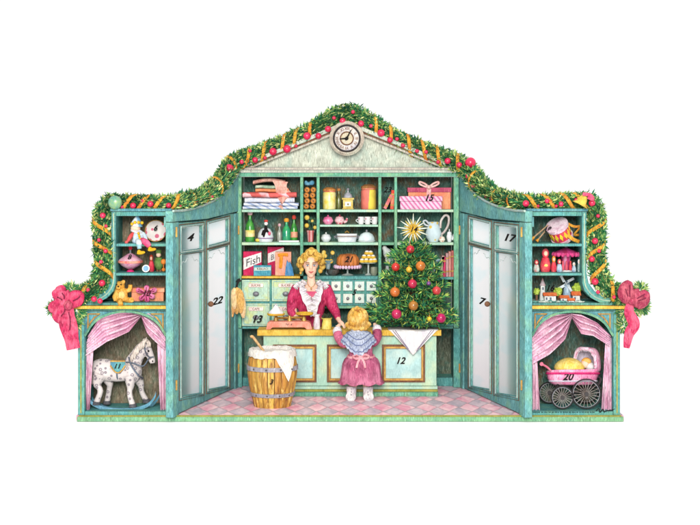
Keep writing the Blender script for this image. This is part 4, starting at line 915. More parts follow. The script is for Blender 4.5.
hand(m, w(340, 321.4, -.3), (.5, -.55, -.5), (0, 0, 1), 1, .085, .6); hand(m, w(298, 319, -.2), (.3, -.5, -.45), (0, 0, 1), -1, .085, .6)
melt(m.build('body', SKIN, o), .0075, 3)
MAG = wc('magenta_blouse', (188, 36, 86), (206, 70, 112), .4, 11, hatch=.6, hs=.7)
m = MB()
m.tube([w(311.4, 300, .0), w(311.4, 310, 0), w(311.4, 322, .0), w(311.4, 331, 0)], [14.2 * k, 13.4 * k, 10.4 * k, 11.4 * k], 18, flat=.72)
for s in (-1, 1):
    m.tube([w(311 + s * 5.2, 306, -.02), w(311.4 + s * 9, 294, -.01), w(311.4 + s * 9.2, 286.5, .03)], [6.4 * k, 5.6 * k, 3.6 * k], 12, flat=.9)
m.tube([w(302, 290, .08), w(311, 288, .09), w(321, 290, .08)], [6 * k, 7 * k, 6 * k], 10)
m.tube([w(304, 288, .03), w(296, 289, .01), w(293.4, 297, 0), w(292.2, 305, -.02), w(291.6, 312, -.09), w(294.4, 317.4, -.15)], [5 * k, 5.6 * k, 6 * k, 5.8 * k, 4.6 * k, 3.2 * k], 14)
m.tube([w(319, 288, .03), w(327, 289, .01), w(329.6, 297, 0), w(331.8, 305, -.03), w(335.6, 312, -.12), w(338.2, 318.6, -.24)], [5 * k, 5.6 * k, 5.9 * k, 5.6 * k, 4.5 * k, 2.9 * k], 14)
melt(m.build('blouse', MAG, o), .0085, 3)
m = MB(); m.lathe(w(311.4, 331), [(11.6 * k, -.02), (12 * k, 0.0), (13.2 * k, -.1), (16 * k, -.35), (18.5 * k, -.66), (17.5 * k, -.66), (10 * k, -.2)], 30, sy=.62); m.build('skirt', wc('wine_skirt', (150, 44, 80), None, .35, 9), o, 50)
m = MB(); m.pprism([(305.6, 291.6), (317, 291.6), (315.6, 300), (312.6, 312), (310.6, 312)], Y - .12, .03); m.build('bodice_insert', wc('pink_bodice', (206, 74, 116), (226, 120, 140), .3, 12), o)
# ruffles
RUF = wc('ruffle_white', (236, 230, 232), (204, 196, 208), .2, 26, hatch=.55, hs=1.4)
def ruffle(path, wid, off=0, dy=-.02):
    q = spline(path, 10); n = len(q); m = MB()
    def fn(u, v):
        f = u * (n - 1); i = min(int(f), n - 2); p = q[i].lerp(q[i + 1], f - i); tg = (q[i + 1] - q[i]).normalized(); out = Vector((tg.z, 0, -tg.x)) * off
        ph = u * n * 1.15; s = math.sin(ph)
        return p + out * (v - .3) * wid * (1 + .14 * math.sin(ph * .5 + 1)) + Vector((0, dy - .03 * s * v + .02 * v, .008 * s * v))
    m.sheet(fn, n * 4, 5, .008); m.build('ruffle_collar', RUF, o, 60)
ruffle([w(305.4, 281, .02), w(301.6, 285, -.06), w(301.4, 289, -.11), w(304, 297, -.16), w(308.6, 306, -.17), w(312.6, 316, -.16)], 8 * k, -1)
ruffle([w(317.6, 281, .02), w(320.6, 285, -.06), w(321, 289, -.11), w(319, 297, -.16), w(316, 306, -.17), w(312.8, 316, -.16)], 8 * k, 1)
ruffle([w(303.6, 280.4, .03), w(298.4, 283.6, -.04), w(294.2, 287.6, -.06)], 6.5 * k, -1); ruffle([w(319, 280.4, .03), w(323.6, 283.4, -.04), w(327.6, 287.6, -.06)], 6.5 * k, 1)
# hair
HAIR = wc('golden_hair', (208, 160, 66), (234, 204, 112), .45, 16, hatch=.7, hs=.8)
m = MB(); m.ell(w(310.8, 260, .035), 9.2 * k, .1, 8.8 * k, 16)
for a, b, r, d in ((301.4, 260.6, 4.6, -.03), (299.6, 264.6, 3.6, -.01), (301.6, 269.4, 2.5, .0), (304.6, 256.8, 4.2, -.05), (309, 253, 4.4, -.04), (314, 253, 4.4, -.04), (318.4, 256.8, 4.4, -.05), (321.2, 261.6, 4.2, -.03), (322.4, 266.6, 3.4, .0), (320.4, 271, 2.5, .01), (311.5, 251, 4.0, .0), (305.4, 259.6, 2.2, -.085), (316.6, 259.6, 2.4, -.085), (300.6, 273, 1.5, .01)):
    m.ell(w(a, b, d), r * k, r * k, r * k, 10)
melt(m.build('hair', HAIR, o), .0075, 2)
m = MB()
for a, b, r in ((301.4, 261, 3.4), (305, 256.4, 3.0), (310, 253, 3.2), (315.4, 253.6, 3.2), (319, 257.6, 3.2), (321.6, 263, 3.2)):
    m.tube([w(a + math.cos(i * .7) * (r * (1 - i * .07)), b + math.sin(i * .7) * r * (1 - i * .07), -.075 - .02 * (1 - abs(i - 4) / 6)) for i in range(7)], .0036, 5)
m.build('curl_line', wc('hair_curl_brown', (140, 92, 30), None, .3), o, 60)  # darker brown lines drawn along the curls
# face
for s in (-1, 1):
    e = w(310.9 + s * 3.3, 265.4, -.1)
    MB().ell(e, .0165, .012, .0085, 10).build('eye', PORC, o, 60); MB().ell(e + Vector((0, -.009, -.001)), .0075, .006, .008, 8).build('iris', wc('eye_blue', (58, 84, 120)), o, 60)
    m = MB(); m.tube([e + Vector((x, -.008, .009 + .005 * (1 - (x / .02) ** 2))) for x in (-.02, -.01, 0, .01, .02)], .0035, 5); m.build('eyelid', BROWN, o)
    m = MB(); m.tube([e + Vector((s * x, -.004 + abs(x) * .25, .024 + .008 * (1 - ((x - .004) / .026) ** 2))) for x in (-.02, -.008, .004, .016, .026)], .0042, 5); m.build('eyebrow', wc('brow_brown', (128, 84, 44)), o)
m = MB(); m.tube([w(308.2, 271.3, -.09), w(309.6, 271.8, -.1), w(311, 272.1, -.104), w(312.4, 271.8, -.1), w(313.8, 271.3, -.09)], [.002, .005, .005, .005, .002], 6); m.tube([w(309, 272, -.094), w(311, 272.9, -.102), w(313, 272, -.094)], [.002, .006, .002], 6); m.build('lips', wc('lip_red', (206, 96, 92)), o, 60)
m = MB(); m.tube([w(306.8, 282, -.055), w(309, 286, -.09), w(311.2, 287.4, -.1), w(313.6, 286, -.09), w(315.8, 282, -.055)], .0032, 5); m.ell(w(311.2, 288.6, -.105), .009, .006, .011, 8); m.build('necklace', BRASS, o, 60)
m = MB()
for a in ((292, 293, 289, 306, 292, 315), (296, 292, 294, 304, 296, 313), (287, 298, 286, 306, 289, 312), (330, 292, 334, 304, 337, 315), (326, 293, 329, 304, 333, 312), (336, 298, 338, 308, 339, 315)):
    pass

# ------------------------------------------------------------------ the child
Y = 1.0; k = K(Y)
def c(px, py, dy=0.0): return P(px, py, Y + dy)
o = thing('person', 'small child seen from behind in rose dress and blue shawl, reaching for the counter', 'person', (X(361, Y), Y, FZ))
m = MB()
m.ell(c(358, 318.6), 10 * k, .1, 10.6 * k, 16); m.tube([c(358.4, 326), c(358.8, 334)], [4 * k, 5 * k], 10)
m.tube([c(359, 333), c(359.4, 342), c(360, 353), c(361, 366), c(361, 376)], [7 * k, 11 * k, 9.4 * k, 12 * k, 9 * k], 14, flat=.8)
m.tube([c(351, 337), c(343.4, 341, .03), c(338.6, 335, .1), c(337.4, 329, .15)], [4.4 * k, 4.2 * k, 3.2 * k, 2.4 * k], 10)
m.tube([c(367, 337), c(374, 340, .03), c(376, 333, .1), c(376, 328, .15)], [4.4 * k, 4.2 * k, 3.2 * k, 2.4 * k], 10)
hand(m, c(337.6, 328.4, .16), (.25, .7, .45), (0, -.3, 1), -1, .075, .5); hand(m, c(375.6, 327.4, .16), (-.1, .7, .4), (0, -.3, 1), 1, .075, .5)
for xx in (353.5, 367.5):
    m.tube([c(xx, 372), c(xx - .6, 384), c(xx - 1, 394, .01), c(xx - 1, 399, .02)], [5.5 * k, 4.4 * k, 3.0 * k, 2.6 * k], 10)
melt(m.build('body', SKIN, o), .0085, 3)
DRESS = wc('rose_dress', (172, 82, 116), (208, 130, 158), .42, 7, hatch=.6, hs=.7)
m = MB(); n = 60; rings = []
for py, r, fl in ((334, 6, 0), (337, 11, 0), (344, 12.6, 0), (352, 11.6, .2), (355, 12, .3), (359, 16.6, .6), (364, 18.6, 1), (373, 19.6, 1.2), (379.5, 20.6, 1.4), (382.6, 22.6, 2.2), (383.2, 21.8, 2.2), (377, 18, 1), (360, 12, .3)):
    rings.append([m.bm.verts.new(c(361.2 - (py < 356) * 1.6 * (356 - py) / 20, py + (1.0 * math.sin(9 * 2 * PI * i / n) if py > 382 else 0)) + Vector((math.cos(2 * PI * i / n) * (r + fl * .55 * math.sin(11 * 2 * PI * i / n)) * k, math.sin(2 * PI * i / n) * (r + fl * .55 * math.sin(11 * 2 * PI * i / n)) * k * .72, 0))) for i in range(n)])
for a, b in zip(rings, rings[1:]):
    for i in range(n): m.face([a[i], a[(i + 1) % n], b[(i + 1) % n], b[i]])
m.face(rings[0]); m.face(rings[-1]); m.build('dress', DRESS, o, 70)
SLV = wc('rose_sleeve', (206, 104, 136), (226, 150, 170), .32, 10, hatch=.6)
for q, rr in ((([c(352, 338, -.02), c(344.6, 342.4, 0), c(339.4, 338, .07), c(337.4, 333, .12)]), 1), (([c(366, 338, -.02), c(373, 341.4, 0), c(377, 336, .07), c(377, 331, .12)]), 0)):
    m = MB(); p = spline(q, 5); m.tube(p, [5.4 * k] * 3 + [lerp(6, 4.4, i / 12) * k for i in range(len(p) - 3)], 14); melt(m.build('sleeve', SLV if rr else wc('wine_sleeve', (150, 60, 96), (196, 96, 128), .35, 10, hatch=.6), o), .009, 2)
    m = MB(); e = p[-1]; m.tube([e + Vector((0, -.0, -.02)), e + Vector((0, .03, .02)), e + Vector((0, .05, .05))], [4.2 * k, 4.9 * k, 3.6 * k], 12); melt(m.build('cuff', RUF, o), .008, 1)
# shawl: scalloped cape, longest at the middle of the back
SH = wc('blue_shawl', (154, 164, 188), (190, 196, 210), .36, 12, hatch=.85, hs=.8)
m = MB(); n = 72; rings = []
for j in range(9):
    v = j / 8; ring = []
    for i in range(n):
        a = 2 * PI * i / n; back = max(0, -math.sin(a)); x, yv = math.cos(a), math.sin(a)
        r = lerp(4.2, 18.6, v ** .7) * (1 - .12 * v * back ** 3); drop = v * (6.5 + 16 * back ** 3.2) + 4 * v * v * abs(x); scal = 2.2 * abs(math.sin(a * 13)) * (v ** 4)
        ring.append(m.bm.verts.new(c(358.6, 329.6 + drop + scal) + Vector((x * r * k, yv * (r * .72 if v < .3 else lerp(r * .72, 12.8, .6)) * k - .01, .004 * math.sin(a * 15) * v))))
    rings.append(ring)
for a, b in zip(rings, rings[1:]):
    for i in range(n): m.face([a[i], a[(i + 1) % n], b[(i + 1) % n], b[i]])
sh = m.build('shawl', SH, o, 70)
m = MB()
for j, f in ((3, 0), (5, 1), (7, 0)):
    m.tube([Vector(v.co) + ORG[o.name] + Vector((0, 0, 0)) + (Vector((v.co.x, v.co.y, 0)).normalized() * .006) for v in sh.data.vertices[j * n:(j + 1) * n]], .005, 5, closed=True)
m.build('shawl_line', wc('shawl_line_blue', (104, 116, 156), None, .2), o)  # darker blue lines drawn round the shawl
m = MB(); m.tube([c(358, 329.6) + Vector((math.cos(a) * 5.6 * k, math.sin(a) * 4.4 * k, .006 * math.sin(a * 9))) for a in [2 * PI * i / 36 for i in range(36)]], .018, 7, closed=True); m.build('collar', RUF, o, 60)
m = MB(); m.tube([c(361, 357) + Vector((math.cos(a) * 13 * k, math.sin(a) * 9.6 * k, .006 * math.sin(a * 3))) for a in [2 * PI * i / 40 for i in range(40)]], .024, 6, closed=True, flat=.6); m.build('sash', wc('pink_sash', (226, 150, 160), (236, 180, 184), .25, 14), o, 60)
m = MB()
for s in (-1, 1): m.tube(spline([c(361, 357, -.12), c(361 + s * 4, 354.6, -.13), c(361 + s * 8, 356.6, -.12), c(361 + s * 4.6, 359, -.13), c(361, 357.4, -.12)], 5), .014, 6); m.tube(spline([c(361, 357, -.12), c(361 + s * 3, 362, -.15), c(361 + s * 4.4, 368, -.17)], 5), .013, 6, flat=.5)
m.build('sash_bow', wc('pink_sash', (226, 150, 160)), o, 60)
# child hair
CH = wc('child_gold_hair', (206, 154, 62), (236, 204, 130), .42, 14, hatch=.7, hs=.8)
m = MB(); m.ell(c(358, 317.8, -.008), 11 * k, .112, 11 * k, 18)
for i in range(16):
    a = PI * (.02 + .96 * i / 15); m.ell(c(358 + math.cos(a) * 10.8, 324 + math.sin(a) * 4.0 + random.uniform(-1, 1), -.07 + .05 * abs(math.cos(a))), random.uniform(2.2, 3.2) * k, .03, random.uniform(2.2, 3.2) * k, 9)
for i in range(30): a = random.uniform(0, 2 * PI); r = random.uniform(2, 9.5); m.ell(c(358 + math.cos(a) * r, 317 + math.sin(a) * r * .95, -.1 * math.sqrt(max(0, 1 - (r / 11) ** 2)) - .006), 2.4 * k, .02, 2.4 * k, 8)
melt(m.build('hair', CH, o), .008, 2)
m = MB()
for i in range(12):
    a = PI * (.1 + .8 * i / 11); m.tube(spline([c(358 + math.cos(a) * 2, 309.6, -.085), c(358 + math.cos(a) * 7.6, 316, -.125 + .07 * abs(math.cos(a))), c(358 + math.cos(a) * 10, 324 + 3 * math.sin(a), -.11 + .06 * abs(math.cos(a)))], 5), .005, 5)
m.build('hair_strand', wc('strand_brown', (160, 98, 34), (236, 210, 130), .3), o)
BOOT = wc('white_boot', (232, 226, 224), (180, 172, 182), .22, 12, hatch=.6)
for xx, tw in ((351.4, -1), (368, 1)):
    m = MB(); m.tube([c(xx, 386, 0), c(xx, 393, .0), c(xx - .2, 398, .0)], [5.2 * k, 5.0 * k, 5.0 * k], 12); m.tube([c(xx + .4 * tw, 396.4, -.05), c(xx + 1.6 * tw, 399, .02), c(xx + 2.6 * tw, 400.6, .08)], [5.4 * k, 4.9 * k, 4.0 * k], 12); melt(m.build('boot', BOOT, o), .008, 2)
    m = MB(); m.ell(c(xx, 401.2, .01), 3.4 * k, .09, .014); m.build('sole', BROWN, o, 60)
    m = MB(); [m.tube([c(xx - 4.4, py, -.02), c(xx, py + 1, -.052), c(xx + 4.4, py, -.02)], .005, 5) for py in (388, 391, 394)]; m.build('boot_line', wc('boot_grey', (120, 110, 124)), o)
# ------------------------------------------------------------------ rocking horse
Y = .24; k = K(Y)
def h(px, py, dy=0.0): return P(px, py, Y + dy)
o = thing('rocking_horse', 'dappled white rocking horse with teal saddle on blue rockers in the left niche', 'rocking horse', (X(124, Y), Y, Z(411.5, 0)))
m = MB()
m.tube(spline([h(96.5, 371), h(101, 369), h(110, 370.5), h(120, 371.5), h(129, 371), h(135, 369)], 5), [7 * k] + [lerp(11.2, 9.8, abs(i - 8) / 8) * k for i in range(24)] + [7 * k], 16, flat=.74)
m.ell(h(99.8, 370), 9.4 * k, .09, 11 * k); m.ell(h(132.6, 371), 9.8 * k, .092, 12.4 * k)
m.tube(spline([h(131, 366), h(136.5, 357), h(141, 348.6), h(145, 345)], 5), [9 * k, 8.8 * k, 8.6 * k, 8.4 * k, 8 * k, 7.6 * k, 7.2 * k, 6.8 * k, 6.4 * k, 6 * k, 5.8 * k, 5.6 * k, 5.2 * k, 5 * k, 5 * k, 4.6 * k], 14, flat=.66)
m.tube([h(143, 346.4), h(147.6, 350), h(150.6, 356.6), h(152.6, 361.6), h(152.8, 363.4)], [4.8 * k, 5.0 * k, 4.0 * k, 3.3 * k, 2.6 * k], 12, flat=.72)
m.ell(h(147.6, 351.6), 4.6 * k, .036, 5.2 * k)
for dy in (-.03, .03): m.tube([h(144.4, 343.4, dy), h(145.6, 339.6, dy * 1.3), h(147.2, 336.6, dy * 1.2)], [.02, .017, .004], 7)
def leg(pts, dy, r): m.tube(spline([h(a, b, dy * (1 + .3 * i)) for i, (a, b) in enumerate(pts)], 4), [lerp(r[0], r[1], min(1, i / 6)) * k if i < 9 else lerp(r[1], r[2], (i - 9) / 4) * k for i in range(4 * (len(pts) - 1) + 1)], 10)
leg([(130, 376), (130.4, 386), (129.6, 394), (132.6, 405)], -.045, (6.6, 2.9, 3.4)); leg([(136, 375), (140.6, 384), (141.8, 392), (146, 400)], .04, (6.2, 2.8, 3.3))
leg([(100, 374), (97, 384), (100.4, 391), (96.4, 402.5)], -.045, (7.6, 3.0, 3.3)); leg([(104, 374), (109.4, 383), (109, 391), (107, 402)], .04, (7, 2.9, 3.3))
b = m.build('body', spots('dapple_white', (212, 202, 200), (136, 126, 134), 21, .34, ring=True), o); melt(b, .0095, 4)
t2 = b.data.materials[0]
m = MB()
for i in range(15):
    t_ = i / 14; q = [(145.6, 339.6), (141, 343), (136.4, 349), (132.6, 356), (130, 362)]; px = interp([(j / 4, a) for j, (a, _) in enumerate(q)], t_); py = interp([(j / 4, b_) for j, (_, b_) in enumerate(q)], t_)
    m.tube(spline([h(px + 1.5, py, -.035), h(px - 1.6, py + 2.5, -.06), h(px - 1.2 + random.uniform(-1, 1), py + 8, -.066)], 4), [.016, .018, .02, .019, .018, .016, .014, .01, .004], 6)
for i in range(4): m.tube(spline([h(146.4 - i, 339.6, -.02), h(149.6 - i * .6, 342.6, -.045), h(150.4 - i, 347, -.05)], 4), [.014] * 6 + [.01, .008, .003], 6)
m.build('mane', wc('mane_cream', (216, 202, 190), (170, 156, 150), .3, 20, hatch=.6), o, 70)
m = MB()
for i in range(7): m.tube(spline([h(95, 364, -.01 + .006 * i), h(91.6 - i * .3, 368, .01 * i - .03), h(90.6 + i * .6, 376, .01 * i - .03), h(91.6 + i * .9, 384 + random.uniform(-1, 3), .01 * i - .03)], 4), [.018] * 9 + [.014, .011, .008, .003], 6)
m.build('tail', MATS['mane_cream'], o, 70)
SAD = wc('saddle_teal', (104, 172, 170), (76, 130, 160), .3, 14, ink=.005)
def wrap(px, py, out):   # point on the near flank
    dz = (py - 370.5) / 11.2; return h(px, py, -.084 * math.sqrt(max(.02, 1 - min(.98, dz * dz))) - out)
m = MB(); q = [(110.4, 361), (124.6, 361.6), (125, 366), (121.4, 370.8), (116.4, 373), (111.6, 370.4), (110, 365)]
m.sheet(lambda u, v: wrap(lerp(110.4, 125, u), lerp(361, 361.4 + 11.4 * math.sin(PI * (.12 + .76 * u)), v), .012), 12, 10, .012)
sd = m.build('saddle', SAD, o, 60)
m = MB(); m.tube([wrap(lerp(110.4, 125, u), 361.4 + 11.4 * math.sin(PI * (.12 + .76 * u)), .014) for u in [i / 16 for i in range(17)]], .008, 5); m.tube([wrap(lerp(110.4, 125, u), 361.2, .014) for u in [i / 8 for i in range(9)]], .01, 5); m.build('saddle_trim', GOLDB, sd)
text('number', '11', h(116.8, 366.4, -.1), .07, INKM, o)
HAR = wc('harness_blue_grey', (96, 108, 124), (70, 62, 70), .3)
m = MB(); m.tube(spline([wrap(116.8, 372.6, .006), wrap(117, 377, .006), h(118.2, 380, -.03)], 4), .008, 5); m.tube([h(146.4, 354.8, -.045), h(149.6, 357.4, -.042), h(153.6, 357, -.032)], .0075, 5); m.tube(spline([h(144.6, 345.4, -.04), h(145.2, 351, -.05), h(148.2, 356.6, -.045)], 4), .0075, 5); m.tube(spline([h(149, 358, -.045), h(143, 366, -.095), h(133, 363, -.1), h(126, 362, -.06)], 5), .007, 5); m.tube(spline([h(128.6, 357, -.08), h(131.6, 366, -.1), h(139, 376, -.095), h(143, 378, -.02)], 5), .0085, 5); m.build('bridle', HAR, o)
MB().ell(h(148.4, 351, -.044), .011, .007, .011, 8).build('eye', INKM, o, 60); m = MB(); m.ell(h(152.6, 361.2, -.032), .007, .005, .009, 8); m.build('nostril', INKM, o, 60)
for a, b_, dy in ((132.8, 406, -.08), (146.4, 401.4, .07), (96.4, 403.6, -.08), (106.8, 403, .07)):
    MB().lathe(h(a, b_ + 1, dy), [(.002, 0), (.042, 0), (.036, .034), (.002, .034)], 12).build('hoof', wc('hoof_grey', (84, 84, 90)), o, 40)
RK = wc('rocker_blue', (112, 166, 192), (84, 140, 160), .3, 8, ink=.006)
for dy, sh in ((-.085, 0), (.085, 4)):
    pts = [(88 + sh, 397.5), (92 + sh, 402.4), (101 + sh, 406.8), (114 + sh, 409.2), (128 + sh, 409.4), (140 + sh, 407.6), (149 + sh, 403.6), (154.6 + sh, 397), (156.2 + sh, 392.5)]
    up = spline([h(a, b_, dy) for a, b_ in pts], 4); m = MB(); n = len(up)
    m.prism([(v.x, v.z + .014) for v in up] + [(v.x, v.z - .024) for v in up[::-1]], Y + dy - .016, Y + dy + .016); m.build('rocker', RK, o)
for px in (103, 134): m = MB(); m.tube([h(px, 408, -.1), h(px, 408, .1)], .014, 6); m.build('cross_bar', RK, o)

# ------------------------------------------------------------------ doll pram
Y = .26; k = K(Y)
o = thing('doll_pram', 'pink doll pram with black spoked wheels, open hood and yellow cover in the right niche', 'pram', (X(574, Y), Y, Z(411.5, 0)))
PP = wc('pram_pink', (234, 136, 176), (244, 196, 214), .3, 9, hatch=.6, ink=.006); LIL = wc('pram_lilac_lining', (216, 206, 222), (196, 180, 200), .2, 12)
m = MB(); seg = 26; rings = []
for f, py, xs in ((.68, 385, 0), (.84, 383, 0), (.95, 377, 0), (1.0, 370.6, .4), (1.02, 369.4, .4), (.95, 369.6, .4), (.8, 376, 0)):
    ring = []
    for i in range(seg):
        a = 2 * PI * i / seg; cxx = math.copysign(abs(math.cos(a)) ** .55, math.cos(a)); syy = math.copysign(abs(math.sin(a)) ** .7, math.sin(a))
        lift = (1.8 * cxx ** 3 * -1 if py < 378 else 0)
        ring.append(m.bm.verts.new(h(573 + xs + cxx * 27 * f, py + lift * .8, syy * .145 * f)))
    rings.append(ring)
for a, b in zip(rings, rings[1:]):
    for i in range(seg): m.face([a[i], a[(i + 1) % seg], b[(i + 1) % seg], b[i]])
m.face(rings[0][::-1]); m.face(rings[-1]); m.build('basket', PP, o, 45)
for py, mt in ((373.4, wc('pram_deep_pink', (206, 40, 110), None, .3)), (381, LIL)):
    m = MB(); m.tube([h(573 + math.copysign(abs(math.cos(a)) ** .55, math.cos(a)) * 26.8 * (1 if py < 378 else .9), py, -math.sin(a) ** .7 * .148 * (1 if py < 378 else .9)) for a in [PI * (.06 + .88 * i / 24) for i in range(25)]], .01, 5); m.build('pin_stripe', mt, o)
text('number', '20', h(567.6, 377, -.152), .1, INKM, o)
# hood: a folding half bonnet open towards the left
HOPEN = Vector((-.62, -.78, .12)).normalized(); HC = h(587.5, 370)
def hood(f, mat, name):
    m = MB(); nu, nv = 40, 14; g = {}
    def pt(i, j):
        if (i % nu, j) not in g:
            a = 2 * PI * i / nu; b = PI / 2 * j / nv; ce = math.cos(b) ** .45; g[(i % nu, j)] = m.bm.verts.new(HC + Vector((math.cos(a) * ce * 13.4 * k * f, math.sin(a) * ce * .135 * f, math.sin(b) ** .9 * 22.5 * k * f)))
        return g[(i % nu, j)]
    for i in range(nu):
        for j in range(nv - 1):
            d = Vector((math.cos(2 * PI * (i + .5) / nu), math.sin(2 * PI * (i + .5) / nu), 0)) * math.cos(PI / 2 * (j + .5) / nv) ** .6 + Vector((0, 0, .45 * math.sin(PI / 2 * j / nv)))
            if d.dot(HOPEN) < .42: m.face([pt(i, j), pt(i + 1, j), pt(i + 1, j + 1), pt(i, j + 1)])
    tp = m.bm.verts.new(HC + Vector((0, 0, 22.8 * k * f)))
    for i in range(nu): m.face([pt(i, nv - 1), pt(i + 1, nv - 1), tp])
    edge = [e for e in m.bm.edges if len(e.link_faces) == 1]
    pts = [((e.verts[0].co + e.verts[1].co) / 2).copy() for e in edge]
    ob = m.build(name, mat, o, 70); q = ob.modifiers.new('t', 'SOLIDIFY'); q.thickness = .012; q.offset = -1; return pts
ep = hood(1.0, PP, 'hood'); hood(.93, LIL, 'hood_lining')
m = MB()
for v in ep:
    if v.z > HC.z + .02: m.ell(v, .02, .02, .02, 7)
melt(m.build('hood_edge', wc('hood_edge_frill', (226, 200, 214), (190, 90, 130), .3, 26), o), .008, 1)
m = MB(); m.tube(spline([h(556, 371.4, -.02), h(562, 367, -.02), h(570, 365.6, -.02), h(578, 368, -.02), h(583, 370.6, -.02)], 4), [.03, .05, .06, .066, .07, .075, .08, .082, .082, .082, .08, .075, .07, .066, .06, .05, .03], 14, flat=1.5); melt(m.build('cover', wc('yellow_cover', (236, 200, 90), (244, 226, 150), .25, 12, hatch=.5), o), .01, 3)
d = thing('doll', 'baby doll with orange hair lying under the pram hood', 'doll', h(585, 366))
melt(MB().ell(h(585.2, 364, -.03), .046, .045, .048).ell(h(580, 367, -.03), .05, .05, .03).build('doll_body', SKIN, d), .007, 2)
m = MB(); m.ell(h(586.4, 361.4, -.02), .052, .048, .04); m.build('doll_hair', wc('doll_orange_hair', (236, 160, 60), (240, 190, 110), .3, 20), d, 60)
MB().ell(h(589.6, 366.4, .0), .055, .09, .05).build('pillow', WHITE, o, 60)
HND = wc('handle_grey_pink', (190, 150, 160), (236, 110, 140), .4, 10)
m = MB()
for dy in (-.12, .12): m.tube(spline([h(551, 371, dy), h(547, 367, dy), h(541.6, 364, dy)], 5), .012, 6)
m.tube([h(541.6, 364, -.13), h(541.6, 364, .13)], .02, 8); m.build('push_handle', HND, o, 60)
def wheel(px, py, r, dy, sp=20):
    c0 = h(px, py, dy); R = r * k; ty = MB().tube([c0 + Vector((math.cos(a) * R, 0, math.sin(a) * R)) for a in [2 * PI * i / 40 for i in range(40)]], .0066, 6, closed=True).build('wheel', DARKM, o, 60)
    MB().tube([c0 + Vector((math.cos(a) * R * .9, 0, math.sin(a) * R * .9)) for a in [2 * PI * i / 40 for i in range(40)]], .004, 5, closed=True).build('rim', STEEL, ty, 60)
    m = MB(); [m.tube([c0, c0 + Vector((math.cos(a) * R * .9, 0, math.sin(a) * R * .9))], .0028, 4) for a in [2 * PI * i / sp + .1 for i in range(sp)]]; m.build('spokes', wc('spoke_grey', (170, 164, 160), (120, 104, 96), .2), ty)
    m = MB(); m.tube([c0 + Vector((0, -.02, 0)), c0 + Vector((0, .02, 0))], .022, 10); m.build('hub', DARKM, ty, 60)
base = Z(411.3, 0) 
for px, r, dy in ((586.4, 14.6, -.17), (585.4, 13.6, .17), (562.4, 11, -.17), (549.4, 10.6, .17)):
    wheel(px, (HY + (HZ - base - r * k - .0115) / K(Y + dy)), r, dy)
m = MB()
for dy in (-.145, .145):
    m.tube(spline([h(558, 384, dy), h(557, 390, dy), h(562, 394, dy), h(570, 393, dy), h(580, 392.6, dy), h(588, 397, dy)], 4), .011, 6); m.tube(spline([h(580, 390, dy), h(590, 388, dy), h(598, 385, dy), h(600.6, 379, dy), h(598, 376.6, dy)], 4), .011, 6)
for px in (562.6, 586.8): m.tube([h(px, 397.6, -.17), h(px, 397.6, .17)], .012, 6)
m.build('springs', DARKM, o, 60)

# ------------------------------------------------------------------ niche curtains
def drape(name, label, topf, botf, yb, folds, amp, group, mat=PINKC, nu=48, nv=16):
    m = MB()
    def fn(u, v):
        a = topf(u); b = botf(u); px = lerp(a[0], b[0], v); py = lerp(a[1], b[1], v)
        return P(px, py, yb) + Vector((0, amp * math.sin(u * folds * 2 * PI + v * 1.6) * (.25 + .75 * v), 0))
    m.sheet(fn, nu, nv, .008); o = m.build(name, mat, smooth=70, org=fn(.5, 0)); return tag(o, label, 'curtain', group)
def poly(pts):
    return lambda u: (interp([(i / (len(pts) - 1), a) for i, (a, _) in enumerate(pts)], u), interp([(i / (len(pts) - 1), b) for i, (_, b) in enumerate(pts)], u))
def swag(label, topp, botp, yb, n=6, amp=.03):
    T = poly(topp); B = poly(botp); m = MB()
    def fn(u, v):
        a, b = T(u), B(u); return P(lerp(a[0], b[0], v), lerp(a[1], b[1], v), yb) + Vector((0, -amp * (1 + math.sin(v * n * 2 * PI + u * 3)) * (.3 + .7 * math.sin(PI * min(1, u + .1))), 0))
    m.sheet(fn, 24, 56, .008); return tag(m.build('curtain', PINKC, smooth=70, org=fn(.5, 0)), label, 'curtain', 'rose curtains of the niches')
GC = 'rose curtains of the niches'
swag('rose swag draped from the arch centre to the left, above the rocking horse', [(143, 312), (120, 311.6), (100, 318), (88, 336)], [(142, 316), (130, 331), (108, 341), (86, 356)], .09, 4, .042)
swag('short rose swag right of the arch centre, above the rocking horse head', [(142, 312), (150, 312.6), (158, 320), (166, 334)], [(142, 318), (148, 332), (156, 341), (165, 350)], .085, 3, .04)
drape('curtain', 'narrow rose curtain falling along the left side of the rocking horse niche', poly([(84.8, 342), (94, 340)]), poly([(84.8, 410.6), (90, 411)]), .1, 2.5, .03, GC)
drape('curtain', 'narrow rose curtain falling along the right side of the rocking horse niche', poly([(157, 338), (166.2, 340)]), poly([(160, 411), (166.2, 411)]), .1, 2.5, .03, GC)
swag('large rose curtain gathered back to the left above the doll pram', [(571, 313), (552, 314), (540, 322), (531, 334)], [(572, 316), (564, 338), (548, 354), (531, 365)], .09, 5, .048)
swag('rose swag with a rounded end hanging above the pram hood at right', [(570, 313), (580, 314), (596, 322), (611, 336)], [(571, 317), (580, 333), (592, 335), (609, 346)], .085, 3, .045)
drape('curtain', 'rose curtain falling along the left side of the pram niche', poly([(531, 352), (537, 354)]), poly([(531, 411), (539.6, 411)]), .1, 2.5, .03, GC)
drape('curtain', 'rose curtain falling along the right side of the pram niche', poly([(605.6, 336), (612.4, 338)]), poly([(602, 411), (612.4, 411)]), .1, 2.5, .03, GC)
